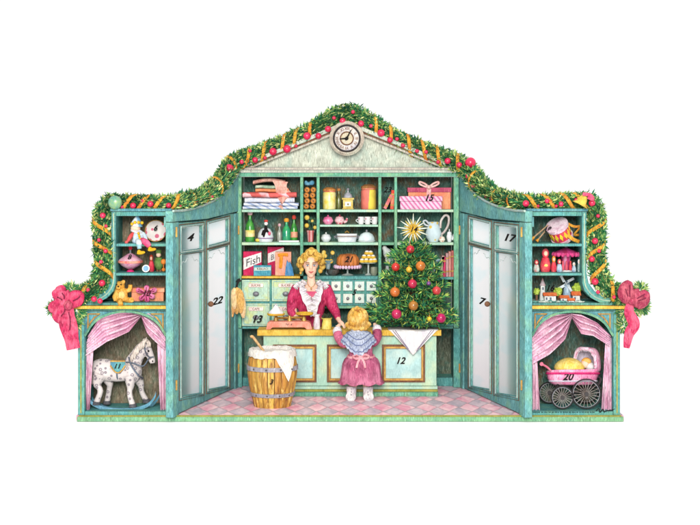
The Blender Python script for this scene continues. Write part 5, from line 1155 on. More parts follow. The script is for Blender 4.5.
# print and signature along the bottom of the right cabinet
o = bpy.data.objects['display_cabinet.001']
m = MB(); x = 533.0
while x < 594:
    wd = random.uniform(1.2, 3.6); y = 412.5; px = x
    while px < x + wd: m.pprism([(px, y - random.choice((.6, 1.0))), (px + .35, y - .9), (px + .35, y + .4), (px, y + .4)], .01, .0, front=.002); px += .62
    x += wd + .9
m.build('small_print', INKM, o)
m = MB(); m.tube(pline([(596, 411), (599, 408.6), (600, 412.4), (603, 409), (604, 412), (607, 410.6), (612, 410.2), (615, 408.6)], .004, 4), .005, 5); m.build('signature', INKM, o)

# ------------------------------------------------------------------ toys, left hutch
Y = .1; k = K(Y); S1, S2, S3 = Z(243.6, 0) + .001, Z(273, 0) + .001, Z(302.8, 0) + .001
def q(px, py, dy=0.0): return P(px, py, Y + dy)
o = thing('clown_doll', 'seated clown doll in a pointed white and blue hat, legs hanging off the shelf', 'doll', q(138, 243.5))
melt(MB().ell(q(135.6, 227.6), .05, .05, .052).ell(q(134.6, 229, -.045), .012, .012, .012).build('head', SKIN, o), .006, 2)
m = MB(); m.lathe(q(136.4, 225), [(.004, -.012), (.064, -.012), (.06, .01), (.034, .06), (.004, .11)], 16, RY(.12)); m.build('hat', stripes('clown_hat', (222, 230, 236), (120, 170, 200), 9, (1, 0, .3), .6), o, 50)
for a, b in ((132, 224), (135, 222.4), (138.6, 222.4), (142, 222.8)): MB().ell(q(a, b, -.062), .017, .017, .017, 8).build('pompom', wc('pompom_yellow', (232, 186, 40), (206, 150, 30), .3), o, 60)
melt(MB().ell(q(138.4, 236.4), .062, .055, .075, M=RY(-.2)).ell(q(138, 241), .062, .06, .04).build('torso', wc('clown_white', (214, 228, 236), (160, 190, 216), .25, 14), o), .008, 2)
m = MB(); m.lathe(q(137, 231.2), [(.02, -.01), (.062, -.016), (.07, 0), (.04, .012)], 18, RY(.3)); m.build('neck_ruff', WHITE, o, 50)
for b in (233.4, 236, 238.6): MB().ell(q(138.4 + (b - 233) * .25, b, -.062), .014, .012, .014, 8).build('button', MATS['pompom_yellow'], o, 60)
m = MB(); m.tube(spline([q(134.4, 232.4, -.01), q(130.6, 236.4, -.03), q(128, 241, -.04)], 5), [.022] * 8 + [.018] * 3, 8); m.ell(q(126.4, 242.4, -.05), .02, .02, .018); melt(m.build('arm', wc('clown_red', (206, 70, 70), (226, 120, 120), .3), o), .007, 1)
m = MB(); m.tube(spline([q(142.6, 233), q(145, 236, -.03), q(146, 240, -.05)], 5), .02, 8); melt(m.build('arm', MATS['clown_white'], o), .007, 1)
m = MB(); m.tube(spline([q(138, 241, -.04), q(139, 243, -.125), q(139.6, 249, -.14)], 5), [.03] * 8 + [.024] * 3, 9); melt(m.build('leg', stripes('clown_leg', (214, 226, 232), (150, 190, 200), 10, (0, 0, 1), .5), o), .008, 1)
m = MB(); m.tube(spline([q(141.6, 240.6, -.04), q(146, 242.4, -.125), q(149.6, 246.6, -.14)], 5), [.034] * 8 + [.028] * 3, 9); melt(m.build('leg', wc('clown_rose_leg', (216, 60, 110), (236, 130, 160), .3), o), .008, 1)
for a, b in ((141, 252.8), (152, 249.6)):
    m = MB(); m.ell(q(a, b, -.15), .045, .03, .018, M=RY(-.15)); m.ell(q(a - 2, b - 1, -.145), .02, .022, .022); melt(m.build('shoe', MATS['pompom_yellow'], o), .006, 1)
Y = .3; k = K(Y)
o = thing('plate', 'round white plate with pink blossoms leaning behind the clown doll', 'plate', (X(156, Y), Y, S1))
M = RX(PI / 2 - .12); c0 = Vector((X(156, Y), Y, S1 + .112)); m = MB(); m.lathe(c0, [(.002, 0), (.06, 0), (.112, .022), (.112, .03), (.055, .01), (.002, .008)], 36, M); m.build('plate_body', spots('blossom_glaze', (234, 226, 222), (216, 100, 132), 17, .36), o, 50)
m = MB(); m.tube([c0 + M @ Vector((math.cos(a) * .108, math.sin(a) * .108, .031)) for a in [2 * PI * i / 40 for i in range(40)]], .005, 5, closed=True); m.build('gilt_rim', GOLDB, o)
text('number', '6', c0 + Vector((-.004, -.04, .03)), .075, INKM, o)
Y = .18; k = K(Y)
o = thing('spinning_top', 'wide pink humming top with a red knob on its rod', 'spinning top', (X(130.4, Y), Y, S2))
lat(130.4, S2, Y, [(.01, 0), (4, 0), (3.2, 1.2), (1.6, 2.2), (.01, 2.2)], 'foot', wc('magenta_foot', (226, 40, 120)), o)
lat(130.4, S2, Y, [(.01, 2.3), (3, 2.6), (9, 6), (12, 9.6), (12.2, 11), (11, 12.4), (6.4, 15.4), (2.4, 18), (.01, 18.4)], 'top_body', wc('top_pink', (232, 150, 186), (240, 196, 206), .3, 10, hatch=.5), o, 32, 30)
lat(130.4, S2, Y, [(12.25, 8.8), (12.7, 9.6), (12.7, 10.6), (12.25, 11.2)], 'band', wc('top_coral', (236, 110, 110), (240, 180, 150), .3, 18), o, 32)
m = MB(); m.tube([Vector((X(130.4, Y), Y, S2 + 18.4 * k)), Vector((X(130.4, Y), Y, S2 + 22.4 * k))], .01, 6); m.build('rod', STEEL, o); m = MB(); m.tube([Vector((X(130.4, Y), Y, S2 + 22 * k)), Vector((X(130.4, Y), Y, S2 + 26.4 * k))], [.018, .022], 10); m.build('knob', wc('knob_red', (216, 40, 60)), o, 60)
text('number', '8', Vector((X(130.6, Y), Y - .105, S2 + 15 * k)), .07, INKM, o)
def peg(label, px, zb, Y, hgt, rad, dress, head, hat, group, name='wooden_doll', apron=None):
    k = K(Y); o = thing(name, label, 'doll', (X(px, Y), Y, zb), group); 
    lat(px, zb, Y, [(.01, 0), (rad * .8, 0), (rad, hgt * .14), (rad * .95, hgt * .34), (rad * .62, hgt * .6), (.01, hgt * .62)], 'dress', dress, o, 16)
    if hat: 
        q0 = Vector((X(px, Y), Y, zb + hgt * .78 * k)); MB().ell(q0, rad * .66 * k, rad * .66 * k, hgt * .22 * k, 14).build('scarf', hat, o, 60); MB().ell(q0 + Vector((0, -rad * .34 * k, 0)), rad * .42 * k, rad * .4 * k, hgt * .13 * k, 12).build('face', head, o, 60)
    if apron: MB().ell(Vector((X(px, Y), Y - rad * .4 * k, zb + hgt * .26 * k)), rad * .66 * k, rad * .6 * k, hgt * .2 * k, 12).build('apron', apron, o, 60)
    return o
RDL = wc('doll_red', (222, 52, 76), (236, 110, 110), .25, 14); YEL = wc('doll_yellow', (236, 200, 70), (240, 220, 130), .25, 14)
peg('thin red clad wooden figure beside the green nutcracker', 151.4, S2, .2, 17, 3.0, RDL, SKIN, wc('hat_auburn', (190, 70, 50)), None)
o = thing('nutcracker', 'small green nutcracker figure with an orange ball beside it', 'nutcracker', (X(159, .2), .2, S2)); Y = .2
lat(159, S2, Y, [(.01, 2), (2.4, 2), (4.6, 6), (4.8, 10), (3, 14), (.01, 14.4)], 'coat', wc('nut_green', (92, 130, 60), (120, 146, 84), .35, 16), o)
for s in (-1, 1): m = MB(); m.tube([Vector((X(159 + s * 1.4, Y), Y, S2)), Vector((X(159 + s * 1.4, Y), Y, S2 + .05))], .014, 7); m.build('leg', BROWN, o, 60)
MB().ell(Vector((X(158.6, Y), Y, S2 + .17)), .026, .026, .028, 10).build('head', SKIN, o, 60); lat(158.6, S2, Y, [(.01, 18.4), (2.8, 18.4), (2.6, 22), (.01, 22.6)], 'hat', MATS['nut_green'], o)
o = thing('toy_ball', 'small orange ball resting against the green nutcracker', 'ball', (X(164, .15), .15, S2)); m = MB(); m.ell(Vector((X(163.6, .17), .17, S2 + .02)), .02); m.tube([Vector((X(163.6, .17), .17, S2 + .02)), Vector((X(163.6, .17), .17, S2 + .09))], .006, 6); m.ell(Vector((X(163.6, .17), .17, S2 + .1)), .03); m.build('ball', wc('ball_orange', (232, 132, 50)), o, 60)
o = thing('hand_mirror', 'little round hand mirror with pale frame leaning before the dolls', 'mirror', (X(146, .06), .06, S2)); c0 = Vector((X(146, .06), .06, S2 + .038)); MB().lathe(c0, [(.002, 0), (.038, 0), (.038, .012), (.002, .012)], 20, RX(PI / 2 - .25)).build('frame', WHITE, o, 50); MB().lathe(c0, [(.002, .0125), (.027, .0125), (.027, .016), (.002, .016)], 20, RX(PI / 2 - .25)).build('glass', gloss('mirror_blue', (110, 160, 196), None, .55), o, 50)
# teddy bear
Y = .12; k = K(Y)
o = thing('teddy_bear', 'golden brown teddy bear with one arm raised, sitting in the lowest left shelf', 'teddy bear', (X(122, Y), Y, S3))
m = MB(); m.ell(q(119.4, 286), .056, .05, .05); m.ell(q(115.6, 281.6), .022, .015, .022); m.ell(q(123.4, 281.8), .022, .015, .022); m.ell(q(118.4, 287.6, -.045), .026, .024, .02)
m.ell(q(121.6, 295.6), .064, .055, .072); m.tube([q(125.4, 291), q(129.8, 290, -.01), q(130.6, 284.6, -.02)], [.028, .025, .024], 9); m.tube([q(117, 291.6), q(114.6, 297, -.04), q(116, 301, -.05)], [.03, .026, .024], 9)
m.tube([q(119, 300), q(120, 302, -.1), q(121, 305, -.14)], [.034, .03, .026], 9); m.tube([q(125, 299.6), q(130.4, 300.6, -.08), q(132, 299.6, -.1)], [.034, .03, .03], 9)
melt(m.build('body', wc('teddy_fur', (216, 154, 56), (236, 190, 100), .35, 18, hatch=.7), o), .0075, 2)
MB().ell(q(118.2, 286.6, -.072), .009, .007, .007, 8).build('nose', INKM, o, 60)
for a in (116.8, 121): MB().ell(q(a, 284.6, -.048), .0075, .006, .0075, 8).build('eye', INKM, o, 60)
MB().ell(q(121.6, 295.4, -.04), .036, .024, .044).build('belly_patch', wc('belly_cream', (240, 206, 130)), o, 60)
Y = .16
o = thing('gift_parcel', 'coral gift box with a huge rose pink bow in the lowest left shelf', 'gift box', (X(148, Y), Y, S3)); k = K(Y)
m = MB(); m.box(X(131.6, Y), X(163.6, Y), Y, Y + .16, S3, S3 + 9 * k); m.build('box', wc('coral_card', (238, 158, 118)), o); m = MB(); m.box(X(130.6, Y), X(164.6, Y), Y - .01, Y + .17, S3 + 9.1 * k, S3 + 13.2 * k); m.build('lid', wc('salmon_card', (240, 140, 104), (244, 196, 160), .25, 8, ink=.006), o)
m = MB(); c0 = q(146.6, 293, -.05)
for a, ln in ((2.75, 11), (1.5, 8.6), (.4, 11), (-.55, 9.5), (-1.45, 10), (-2.3, 10)):
    e = c0 + Vector((math.cos(a) * ln * k, -.01, math.sin(a) * ln * .9 * k)); n = 8; m.tube([c0.lerp(e, i / n) + Vector((0, -.03 * math.sin(PI * i / n), 0)) for i in range(n + 1)], [.004 + .021 * math.sin(PI * .5 * min(1, 1.25 * i / n)) if i < n else .012 for i in range(n + 1)], 8, flat=.45)
bw = m.build('bow', wc('bow_rose', (206, 84, 138), (236, 150, 186), .4, 14, hatch=.7), o, 60); m = MB(); [m.tube([c0.lerp(c0 + Vector((math.cos(a) * ln * k, 0, math.sin(a) * ln * .9 * k)), t_) + Vector((0, -.045 - .012 * math.sin(PI * t_), 0)) for t_ in (.15, .4, .65, .85)], .004, 4) for a, ln in ((2.85, 10), (2.6, 10), (1.5, 8), (.3, 10), (.55, 10), (-.55, 8), (-1.45, 9), (-2.3, 9))]; m.build('fold_line', wc('fold_wine', (120, 30, 60)), bw); text('number', '10', c0 + Vector((0, -.05, 0)), .08, INKM, o)

# ------------------------------------------------------------------ toys, right hutch
Y = .16; k = K(Y)
o = thing('toy_drum', 'tilted toy drum with red and yellow lozenges, white hoops and an orange strap', 'drum', (X(558, Y), Y, S1))
M = RY(-.55) @ RX(-.0); c0 = q(559.6, 231.4); H_ = 7.6 * k; R_ = 10.4 * k
M = Matrix.Rotation(-.5, 3, 'Y') @ Matrix.Rotation(.55, 3, 'X')
DRM = NT('drum_side'); tt = DRM; u = tt.n.new('ShaderNodeUVMap')
MB().lathe(c0, [(.002, -H_), (R_, -H_), (R_, H_), (.002, H_)], 28, M).build('shell', wc('drum_crimson', (206, 40, 90), (226, 90, 90), .25, 12), o, 40)
m = MB()
for i in range(14):
    a = 2 * PI * i / 14; pt = lambda da, z: c0 + M @ Vector((math.cos(a + da) * (R_ + .003), math.sin(a + da) * (R_ + .003), z)); m.face([m.bm.verts.new(v) for v in (pt(-.16, 0), pt(0, -H_ * .62), pt(.16, 0), pt(0, H_ * .62))])
ob = m.build('lozenges', wc('drum_yellow', (236, 206, 50), (240, 190, 60), .2, 12), o, recalc=True); s_ = ob.modifiers.new('t', 'SOLIDIFY'); s_.thickness = .006; s_.offset = 0
for z0 in (-H_, H_): MB().lathe(c0, [(R_ + .002, z0 - .014), (R_ + .012, z0 - .014), (R_ + .012, z0 + .014), (R_ + .002, z0 + .014)], 28, M).build('hoop', wc('drum_hoop', (232, 206, 216), (196, 150, 170), .25, 14), o, 40)
MB().lathe(c0, [(.002, H_ + .002), (R_ - .004, H_ + .002), (R_ - .004, H_ + .008), (.002, H_ + .008)], 28, M).build('drum_skin', wc('drum_skin_pink', (236, 214, 228), (206, 140, 150), .25, 9), o, 40)
MB().tube(spline([q(566, 222.6, -.02), q(574, 226.5, -.04), q(580.6, 226.4), q(578, 230), q(574.6, 234.6), q(580, 234.8, .05)], 6), .014, 6, flat=.5).build('strap', GILT, o, 60); MB().tube(spline([q(566.4, 233, -.06), q(572, 238.6, -.08), q(579, 241.6, -.04)], 6), .02, 6, flat=.5).build('strap', GILT, o, 60)
text('number', '18', q(547, 229.4, -.06), .07, INKM, o)
for i, (a, b, c_, d_, lb) in enumerate(((531.6, 239.2, 548, 225, 'longer wooden drumstick with orange tip leaning on the drum'), (537, 241, 546, 230, 'shorter wooden drumstick with orange tip under the drum'))):
    o = thing('drumstick', lb, 'drumstick', q(a, b, -.05)); MB().tube([q(a, b, -.07), q(c_, d_, -.03)], [.009, .007], 7).build('stick', wc('stick_wood', (170, 140, 110), None, .3), o, 60); MB().tube([q(a - .4, b + .4, -.07), q(lerp(a, c_, .16), lerp(b, d_, .16), -.066)], [.02, .011], 8).build('tip', GILT, o, 60)
zz = S2
FIG = 'wooden dolls on the middle right shelf'
peg('smallest red scarfed matryoshka at the left of the row', 536.4, zz, .16, 12, 3.2, wc('mat_teal_white', (206, 226, 216), (216, 100, 100), .2, 18), SKIN, RDL, FIG, 'matryoshka')
peg('tallest matryoshka in a red scarf with a yellow skirt', 545.4, zz, .18, 23.5, 5.4, RDL, SKIN, wc('scarf_red', (226, 62, 84), (240, 120, 120), .25, 14), FIG, 'matryoshka', YEL)
peg('orange hooded wooden doll right of the tallest matryoshka', 553.8, zz, .16, 16, 3.0, RDL, SKIN, wc('doll_orange', (232, 140, 50)), FIG)
peg('wooden doll in red and blue left of the carousel', 559.4, zz, .14, 13, 3.0, wc('doll_blue_white', (196, 214, 226), (110, 140, 190), .25, 16), SKIN, RDL, FIG)
peg('little blue white figure right of the carousel', 574, zz, .16, 9.6, 2.2, MATS['doll_blue_white'], SKIN, wc('fig_white', (226, 226, 226)), FIG)
peg('tiny pale figure at the far right end of the doll row', 579, zz, .18, 12.6, 2.0, wc('fig_teal', (120, 160, 160), (200, 210, 206), .3, 18), SKIN, MATS['fig_white'], FIG)
Y = .24; o = thing('toy_carousel', 'magenta toy carousel with a scalloped canopy and tiny riders', 'carousel', (X(566, Y), Y, zz))
lat(566, zz, Y, [(.01, 0), (8, 0), (8, 1.4), (.01, 1.4)], 'carousel_base', WHITE, o, 24); MAGC = stripes('carousel_canopy', (226, 60, 140), (190, 40, 100), 8, (1, 0, 0), .6)
lat(566, zz, Y, [(12.6, 16.6), (12.8, 18.6), (6, 21.6), (1.6, 23.6), (.01, 24)], 'canopy', MAGC, o, 28, 30)
m = MB(); [m.ell((X(566, Y) + math.cos(a) * 12.4 * K(Y), Y + math.sin(a) * 12.4 * K(Y), zz + 17 * K(Y)), .022, .022, .024, 8) for a in [2 * PI * i / 16 for i in range(16)]]; m.build('scallops', wc('canopy_scallop', (236, 96, 156), (190, 50, 110), .3), o, 60)
lat(566, zz, Y, [(.01, 1.5), (3.2, 1.5), (3.4, 8), (5.6, 16.4), (.01, 16.5)], 'column', stripes('carousel_column', (216, 60, 130), (240, 150, 190), 16, (1, 0, 0), .5), o, 20); MB().ell((X(566, Y), Y, zz + 25.4 * K(Y)), .02).build('finial', STEEL, o, 60)
for px in (563, 566.6, 570.4): peg_o = lat(px, zz + .016, Y - .075, [(.01, 0), (1.4, 0), (1.5, 4), (.8, 7), (1.1, 8.6), (.01, 9.6)], 'rider', wc('rider_' + str(int(px)), ((226, 70, 80), (226, 226, 230), (216, 90, 110))[int(px) % 3], None, .3), o)
# toy village
zz = S3; V = 'toy village on the lowest right shelf'; Y = .2
RF = wc('toy_roof_orange', (232, 110, 60), (240, 150, 90), .25, 14, ink=.005); WH = wc('toy_white_wall', (226, 226, 224), (196, 206, 206), .2, 14, ink=.005)
def house(label, x0, x1, hw, hr, Y, d=.09, chim=False):
    k = K(Y); o = thing('toy_house', label, 'toy house', (X((x0 + x1) / 2, Y), Y, zz), V); a, b = X(x0, Y), X(x1, Y)
    MB().box(a, b, Y, Y + d, zz, zz + hw * k).build('wall', WH, o)
    m = MB(); m.prism([(-.012, hw * k + .001), (d + .012, hw * k + .001), (d / 2, (hw + hr) * k)], a - .012, b + .012, lambda p_, q_, r_: Vector((q_, Y + p_, zz + r_))); m.build('roof', RF, o)
    for j in range(max(1, int((x1 - x0) / 4))):
        xc = x0 + 2 + j * 4; MB().box(X(xc - .8, Y), X(xc + .8, Y), Y - .003, Y + .001, zz + hw * k * .3, zz + hw * k * .75).build('window', wc('toy_window', (90, 100, 120)), o)
    return o
def ttree(label, px, hgt, r, Y, c=(170, 196, 70)):
    k = K(Y); o = thing('toy_tree', label, 'toy tree', (X(px, Y), Y, zz), V); m = MB(); m.tube([Vector((X(px, Y), Y, zz)), Vector((X(px, Y), Y, zz + hgt * .5 * k))], .012, 7); m.build('trunk', BROWN, o)
    m = MB(); c0 = Vector((X(px, Y), Y, zz + (hgt - r) * k))
    m.ell(c0, r * k * .86, r * k * .8, r * k * .9)
    for i in range(26): a, b = random.uniform(0, 2 * PI), random.uniform(-1, 1); m.ell(c0 + Vector((math.cos(a) * math.sqrt(1 - b * b), math.sin(a) * math.sqrt(1 - b * b) * .9, b)) * r * k * .8, r * k * .3, r * k * .3, r * k * .3, 7)
    m.build('crown', wc('toy_tree_green', c, (206, 216, 110), .35, 16, hatch=.5), o, 60)
house('longest toy house with an orange roof, in the middle of the toy village', 544.6, 556, 5.4, 3.2, .14); house('low orange roofed toy house in front of the windmill', 561, 568.6, 3.4, 2.8, .1); house('orange roofed toy house beneath the right hand tree', 573, 580, 5.6, 4.0, .16); house('tiny orange roofed house at the very front of the village', 569, 574, 1.6, 2.4, .04, .05)
o = thing('toy_church', 'white toy church tower with a grey pointed cap at the left of the village', 'toy church', (X(543, .24), .24, zz)); lat(542.6, zz, .24, [(.01, 0), (3.4, 0), (2.6, 10), (2.6, 15), (.01, 15)], 'tower', WH, o, 8); lat(542.6, zz, .24, [(.01, 15.1), (3.4, 15.1), (2, 18), (.01, 23)], 'spire', wc('spire_grey_pink', (186, 170, 176), (216, 140, 140), .25, 14), o, 8)
for b in (5, 11): MB().box(X(542, .24), X(543.4, .24), .24 - .034, .24 - .02, zz + b * .0102, zz + (b + 2.4) * .0102).build('window', MATS['toy_window'], o)
o = thing('toy_windmill', 'blue grey toy windmill with pale sails at the back of the village', 'windmill', (X(567, .28), .28, zz)); lat(567, zz, .28, [(.01, 0), (5, 0), (3, 16), (.01, 16)], 'tower', wc('mill_blue', (150, 180, 206), (196, 210, 222), .25, 12, ink=.005), o, 8); lat(567, zz, .28, [(.01, 16.1), (3.4, 16.1), (2.4, 19), (.01, 20.6)], 'cap', wc('mill_cap', (110, 130, 150)), o, 12)
m = MB(); hb = Vector((X(566, .24), .235, zz + 17 * K(.28)))
for a in (.5, .5 + PI / 2, .5 + PI, .5 + 1.5 * PI):
    d1 = Vector((math.cos(a), 0, math.sin(a))); d2 = Vector((-math.sin(a), 0, math.cos(a))); ln = 9.5 * k; w_ = .022
    m.tube([hb, hb + d1 * ln], .005, 5); m.bm.faces.ensure_lookup_table(); A = [hb + d1 * ln * .25 + Vector((0, -.004, 0)), hb + d1 * ln + Vector((0, -.004, 0)), hb + d1 * ln + d2 * w_ + Vector((0, -.004, 0)), hb + d1 * ln * .25 + d2 * w_ + Vector((0, -.004, 0))]
    f0 = [m.bm.verts.new(v) for v in A]; f1 = [m.bm.verts.new(v + Vector((0, .005, 0))) for v in A]; m.face(f0); m.face(f1[::-1]); [m.face([f0[i], f1[i], f1[(i + 1) % 4], f0[(i + 1) % 4]]) for i in range(4)]
m.build('sails', wc('sail_pale', (206, 216, 222), (150, 170, 180), .25, 20), o)
ttree('toy tree with a slender green crown left of the church', 536.6, 13, 3.6, .2); ttree('round toy tree between the long house and the windmill', 558.4, 13.6, 4.6, .24); ttree('largest round toy tree at the right end of the village', 577.6, 18, 5.6, .26)
o = thing('toy_soil', 'flat grey green base under the toy village with tiny painted stones', 'toy base', (X(558, .2), .2, zz)); m = MB(); m.box(X(531, .1), X(583, .1), .03, .4, zz, zz + .006)
for i in range(60): m.ell((X(random.uniform(531, 583), .1), random.uniform(.02, .12), zz + .006), random.uniform(.008, .02), .012, random.uniform(.006, .014), 6)
melt(m.build('village_green', spots('pebble_mix', (196, 206, 196), (90, 150, 140), 9, .4), o), .006, 1)
text('number', '16', P(549.6, 288.4, .415), .085, INKM, bpy.data.objects['display_cabinet.001'])
# ------------------------------------------------------------------ garland
GP = [(76, 297, .02), (90, 292, .0), (99, 284, .0), (103.4, 270, .0), (103, 250, .02), (102, 230, .04), (103.5, 212, .06), (110, 204, .08), (125, 203.5, .1), (145, 204, .1), (165, 204, .1), (176, 203, .16), (190, 200.5, .5), (204, 196, .95), (214, 189, 1.25), (223, 179, 1.5), (230, 167, 1.72), (240, 160, 1.8), (258, 154.4, 1.86), (280, 145.6, 1.88), (304, 135.6, 1.88), (326, 123.5, 1.88), (337, 116.6, 1.88), (347, 113.6, 1.88), (357, 115.8, 1.88), (366, 122, 1.88), (388, 134.6, 1.88), (412, 146.4, 1.88), (436, 155.4, 1.86), (456, 163, 1.82), (468, 170, 1.74), (475, 180, 1.55), (485, 190, 1.25), (497, 197, .95), (510, 201, .5), (522, 203, .16), (534, 203.6, .1), (555, 202.4, .1), (575, 202, .1), (588, 202, .08), (595, 210, .06), (596, 230, .04), (596, 250, .02), (598, 270, .0), (604, 284, .0), (614, 292, .0), (626, 297, .02)]
path = spline([P(a, b, y) for a, b, y in GP], 8); pxs = []
def rad(px):
    if px < 100 or px > 603: return .085
    if px < 115 or px > 585: return .09
    if 318 < px < 376: return .11
    if 236 < px < 460: return .1
    if 205 < px < 236 or 460 < px < 490: return .1
    return .08
def px_of(v): return 350 + v.x / K(v.y)
def py_of(v): return HY + (HZ - v.z) / K(v.y)
garl = thing('garland', 'long fir garland with red baubles and gold ribbon running over the whole shop front', 'garland', P(347, 130, 1.88))
GREEN = leafmat('garland_needles', [(0, (18, 74, 60)), (.28, (36, 106, 72)), (.52, (78, 140, 80)), (.76, (146, 174, 100)), (1, (212, 214, 150))])
m = MB(); m.tube(path, [rad(px_of(v)) * .74 for v in path], 8); m.build('garland_core', leafmat('garland_core', [(0, (26, 70, 48)), (1, (50, 96, 56))]), garl, 60)
m = MB(); n = len(path)
def frame(i):
    a, b = path[max(0, i - 1)], path[min(n - 1, i + 1)]; t_ = (b - a).normalized(); u = Vector((0, -1, 0)); u = (u - t_ * u.dot(t_)).normalized(); return t_, u, t_.cross(u)
for i in range(n - 1):
    t_, u, v = frame(i); ln = (path[i + 1] - path[i]).length; r = rad(px_of(path[i]))
    for j in range(max(3, int(ln * 2300))):
        a = random.uniform(-PI * .75, PI * .75); d = (u * math.cos(a) + v * math.sin(a)); c0 = path[i].lerp(path[i + 1], random.random())
        r0 = r * random.uniform(.5, .98); dirn = (d * random.uniform(.0, .55) + t_ * random.uniform(-1, 1) + Vector((0, -.2, .15)) + Vector((random.uniform(-.3, .3),) * 3)).normalized()
        p0 = c0 + d * r0; m.leaf(p0, p0 + dirn * random.uniform(.035, .075), random.uniform(.006, .012), d.cross(dirn) + d * .6 + Vector((random.uniform(-.5, .5), random.uniform(-.5, .5), random.uniform(-.5, .5))))
tag(m.build('fir_needles', GREEN, garl, recalc=False), kind='stuff')
def near(px, py):
    best = min(range(n), key=lambda i: (px_of(path[i]) - px) ** 2 + (py_of(path[i]) - py) ** 2); return best
BER = [(102.8, 215.4, 2.6), (105.6, 251, 2), (102, 283, 3), (133, 205.6, 2.8), (150.4, 204, 2.8), (168.6, 205.4, 2.4), (195, 202, 3), (211, 197, 2.2), (220, 182.8, 2.8), (229, 169, 4.4), (241.6, 162, 2), (255, 160, 2.6), (273, 151.6, 3.4), (287, 149, 3.6), (307, 136, 3.4), (318.4, 136, 2.8), (328, 129, 2.8), (342.6, 121, 2.8), (361, 123.6, 2.8), (381, 133, 3.4), (390, 140, 2.6), (403, 145.5, 2), (417, 151, 1.8), (447.6, 161, 2.8), (459.4, 165, 2.6), (470.5, 162.7, 4.8), (468.6, 176.4, 2.8), (474, 186.5, 2.8), (492, 198.6, 2.4), (510.6, 202, 2.8), (526, 203.5, 3), (547, 201, 2.2), (561, 204, 2.4), (592, 203, 3), (595, 241, 2.8), (592, 259, 2.6), (595, 281.5, 3.2), (94, 299, 2.6), (100, 301, 2.4)]
for px, py, r in BER:
    i = near(px, py); t_, u, v = frame(i); Y = path[i].y - rad(px_of(path[i])) * 1.12; r *= 1.14; c0 = P(px, py, Y)
    b = MB().ell(c0, r * K(Y), r * K(Y), r * K(Y), 14).build('red_bauble', BERRY, garl, 70)
BER2 = [(250, 151, 1.8), (265, 158, 2), (296, 146, 1.8), (334, 118, 2), (353, 112, 2), (371, 126, 2), (397, 139, 2), (426, 152, 2), (438, 162, 2), (122, 207, 1.8), (142, 201, 1.8), (180, 206, 2), (206, 203, 1.8), (99, 240, 2), (106, 226, 1.8), (101, 262, 2), (538, 206, 1.8), (556, 206, 1.8), (576, 200, 2), (598, 216, 2), (599, 251, 2), (598, 292, 2), (614, 297, 2), (486, 196, 2), (88, 290, 2)]
for px, py, r in BER2:
    i = near(px, py); Y = path[i].y - rad(px_of(path[i])) * 1.05; c0 = P(px, py, Y); MB().ell(c0, r * K(Y), r * K(Y), r * K(Y), 12).build('red_bauble', BERRY, garl, 70)
RBN = [(246.7, 160), (282.4, 146), (312.5, 137), (375, 131), (409, 147.5), (438.6, 157), (127, 202), (157, 203), (188, 201), (215, 187), (103, 228), (103, 268), (533.5, 202), (567, 203), (596.6, 227), (596, 270), (610, 291), (84, 294), (476, 182), (499, 198), (264, 152), (297, 140), (392, 137), (424, 151), (142, 203), (172, 203), (103, 248), (202, 197), (550, 202), (583, 202), (597, 249), (230, 168), (460, 165), (514, 202)]
for px, py in RBN:
    i = near(px, py); t_, u, v = frame(i); r = rad(px_of(path[i])) * 1.12; m = MB(); q = []
    for j in range(15):
        f = j / 14; a = lerp(-PI * .62, PI * .62, f); q.append(path[i] + t_ * lerp(-.11, .11, f) * (1 if px > 347 else -1) + (u * math.cos(a) + v * math.sin(a)) * r)
    A = [m.bm.verts.new(p_ + t_ * .021) for p_ in q]; B = [m.bm.verts.new(p_ - t_ * .021) for p_ in q]; fs = [m.face([A[j], A[j + 1], B[j + 1], B[j]]) for j in range(14)]
    ob = m.build('gold_ribbon', GILT, garl, 70); s_ = ob.modifiers.new('t', 'SOLIDIFY'); s_.thickness = .008
o = tag(MB().ell(P(115, 202.6, -.03), .07, .05, .07, 18).build('glass_bauble', gloss('teal_bauble', (70, 140, 130), (140, 170, 110), .3, var=.4), smooth=70, org=P(115, 202.6, -.03)), 'blue green glass bauble at the upper left corner of the garland', 'bauble')
o = thing('gold_bell', 'yellow bell with a pink ribbon at the upper right corner of the garland', 'bell', P(582, 201, -.03)); c0 = P(582, 201, -.04)
MB().lathe(c0, [(.004, .06), (.03, .055), (.045, .02), (.055, -.02), (.085, -.045), (.07, -.045), (.004, 0)], 20, RY(.5)).build('bell', wc('bell_gold', (222, 196, 84), (190, 160, 60), .3, 14), o, 50); MB().tube(spline([c0 + Vector((0, -.04, .07)), c0 + Vector((.07, -.05, .06)), c0 + Vector((.1, -.05, .02)), c0 + Vector((.05, -.05, .04))], 5), .018, 7, flat=.5).build('ribbon', ROSE, o, 60)

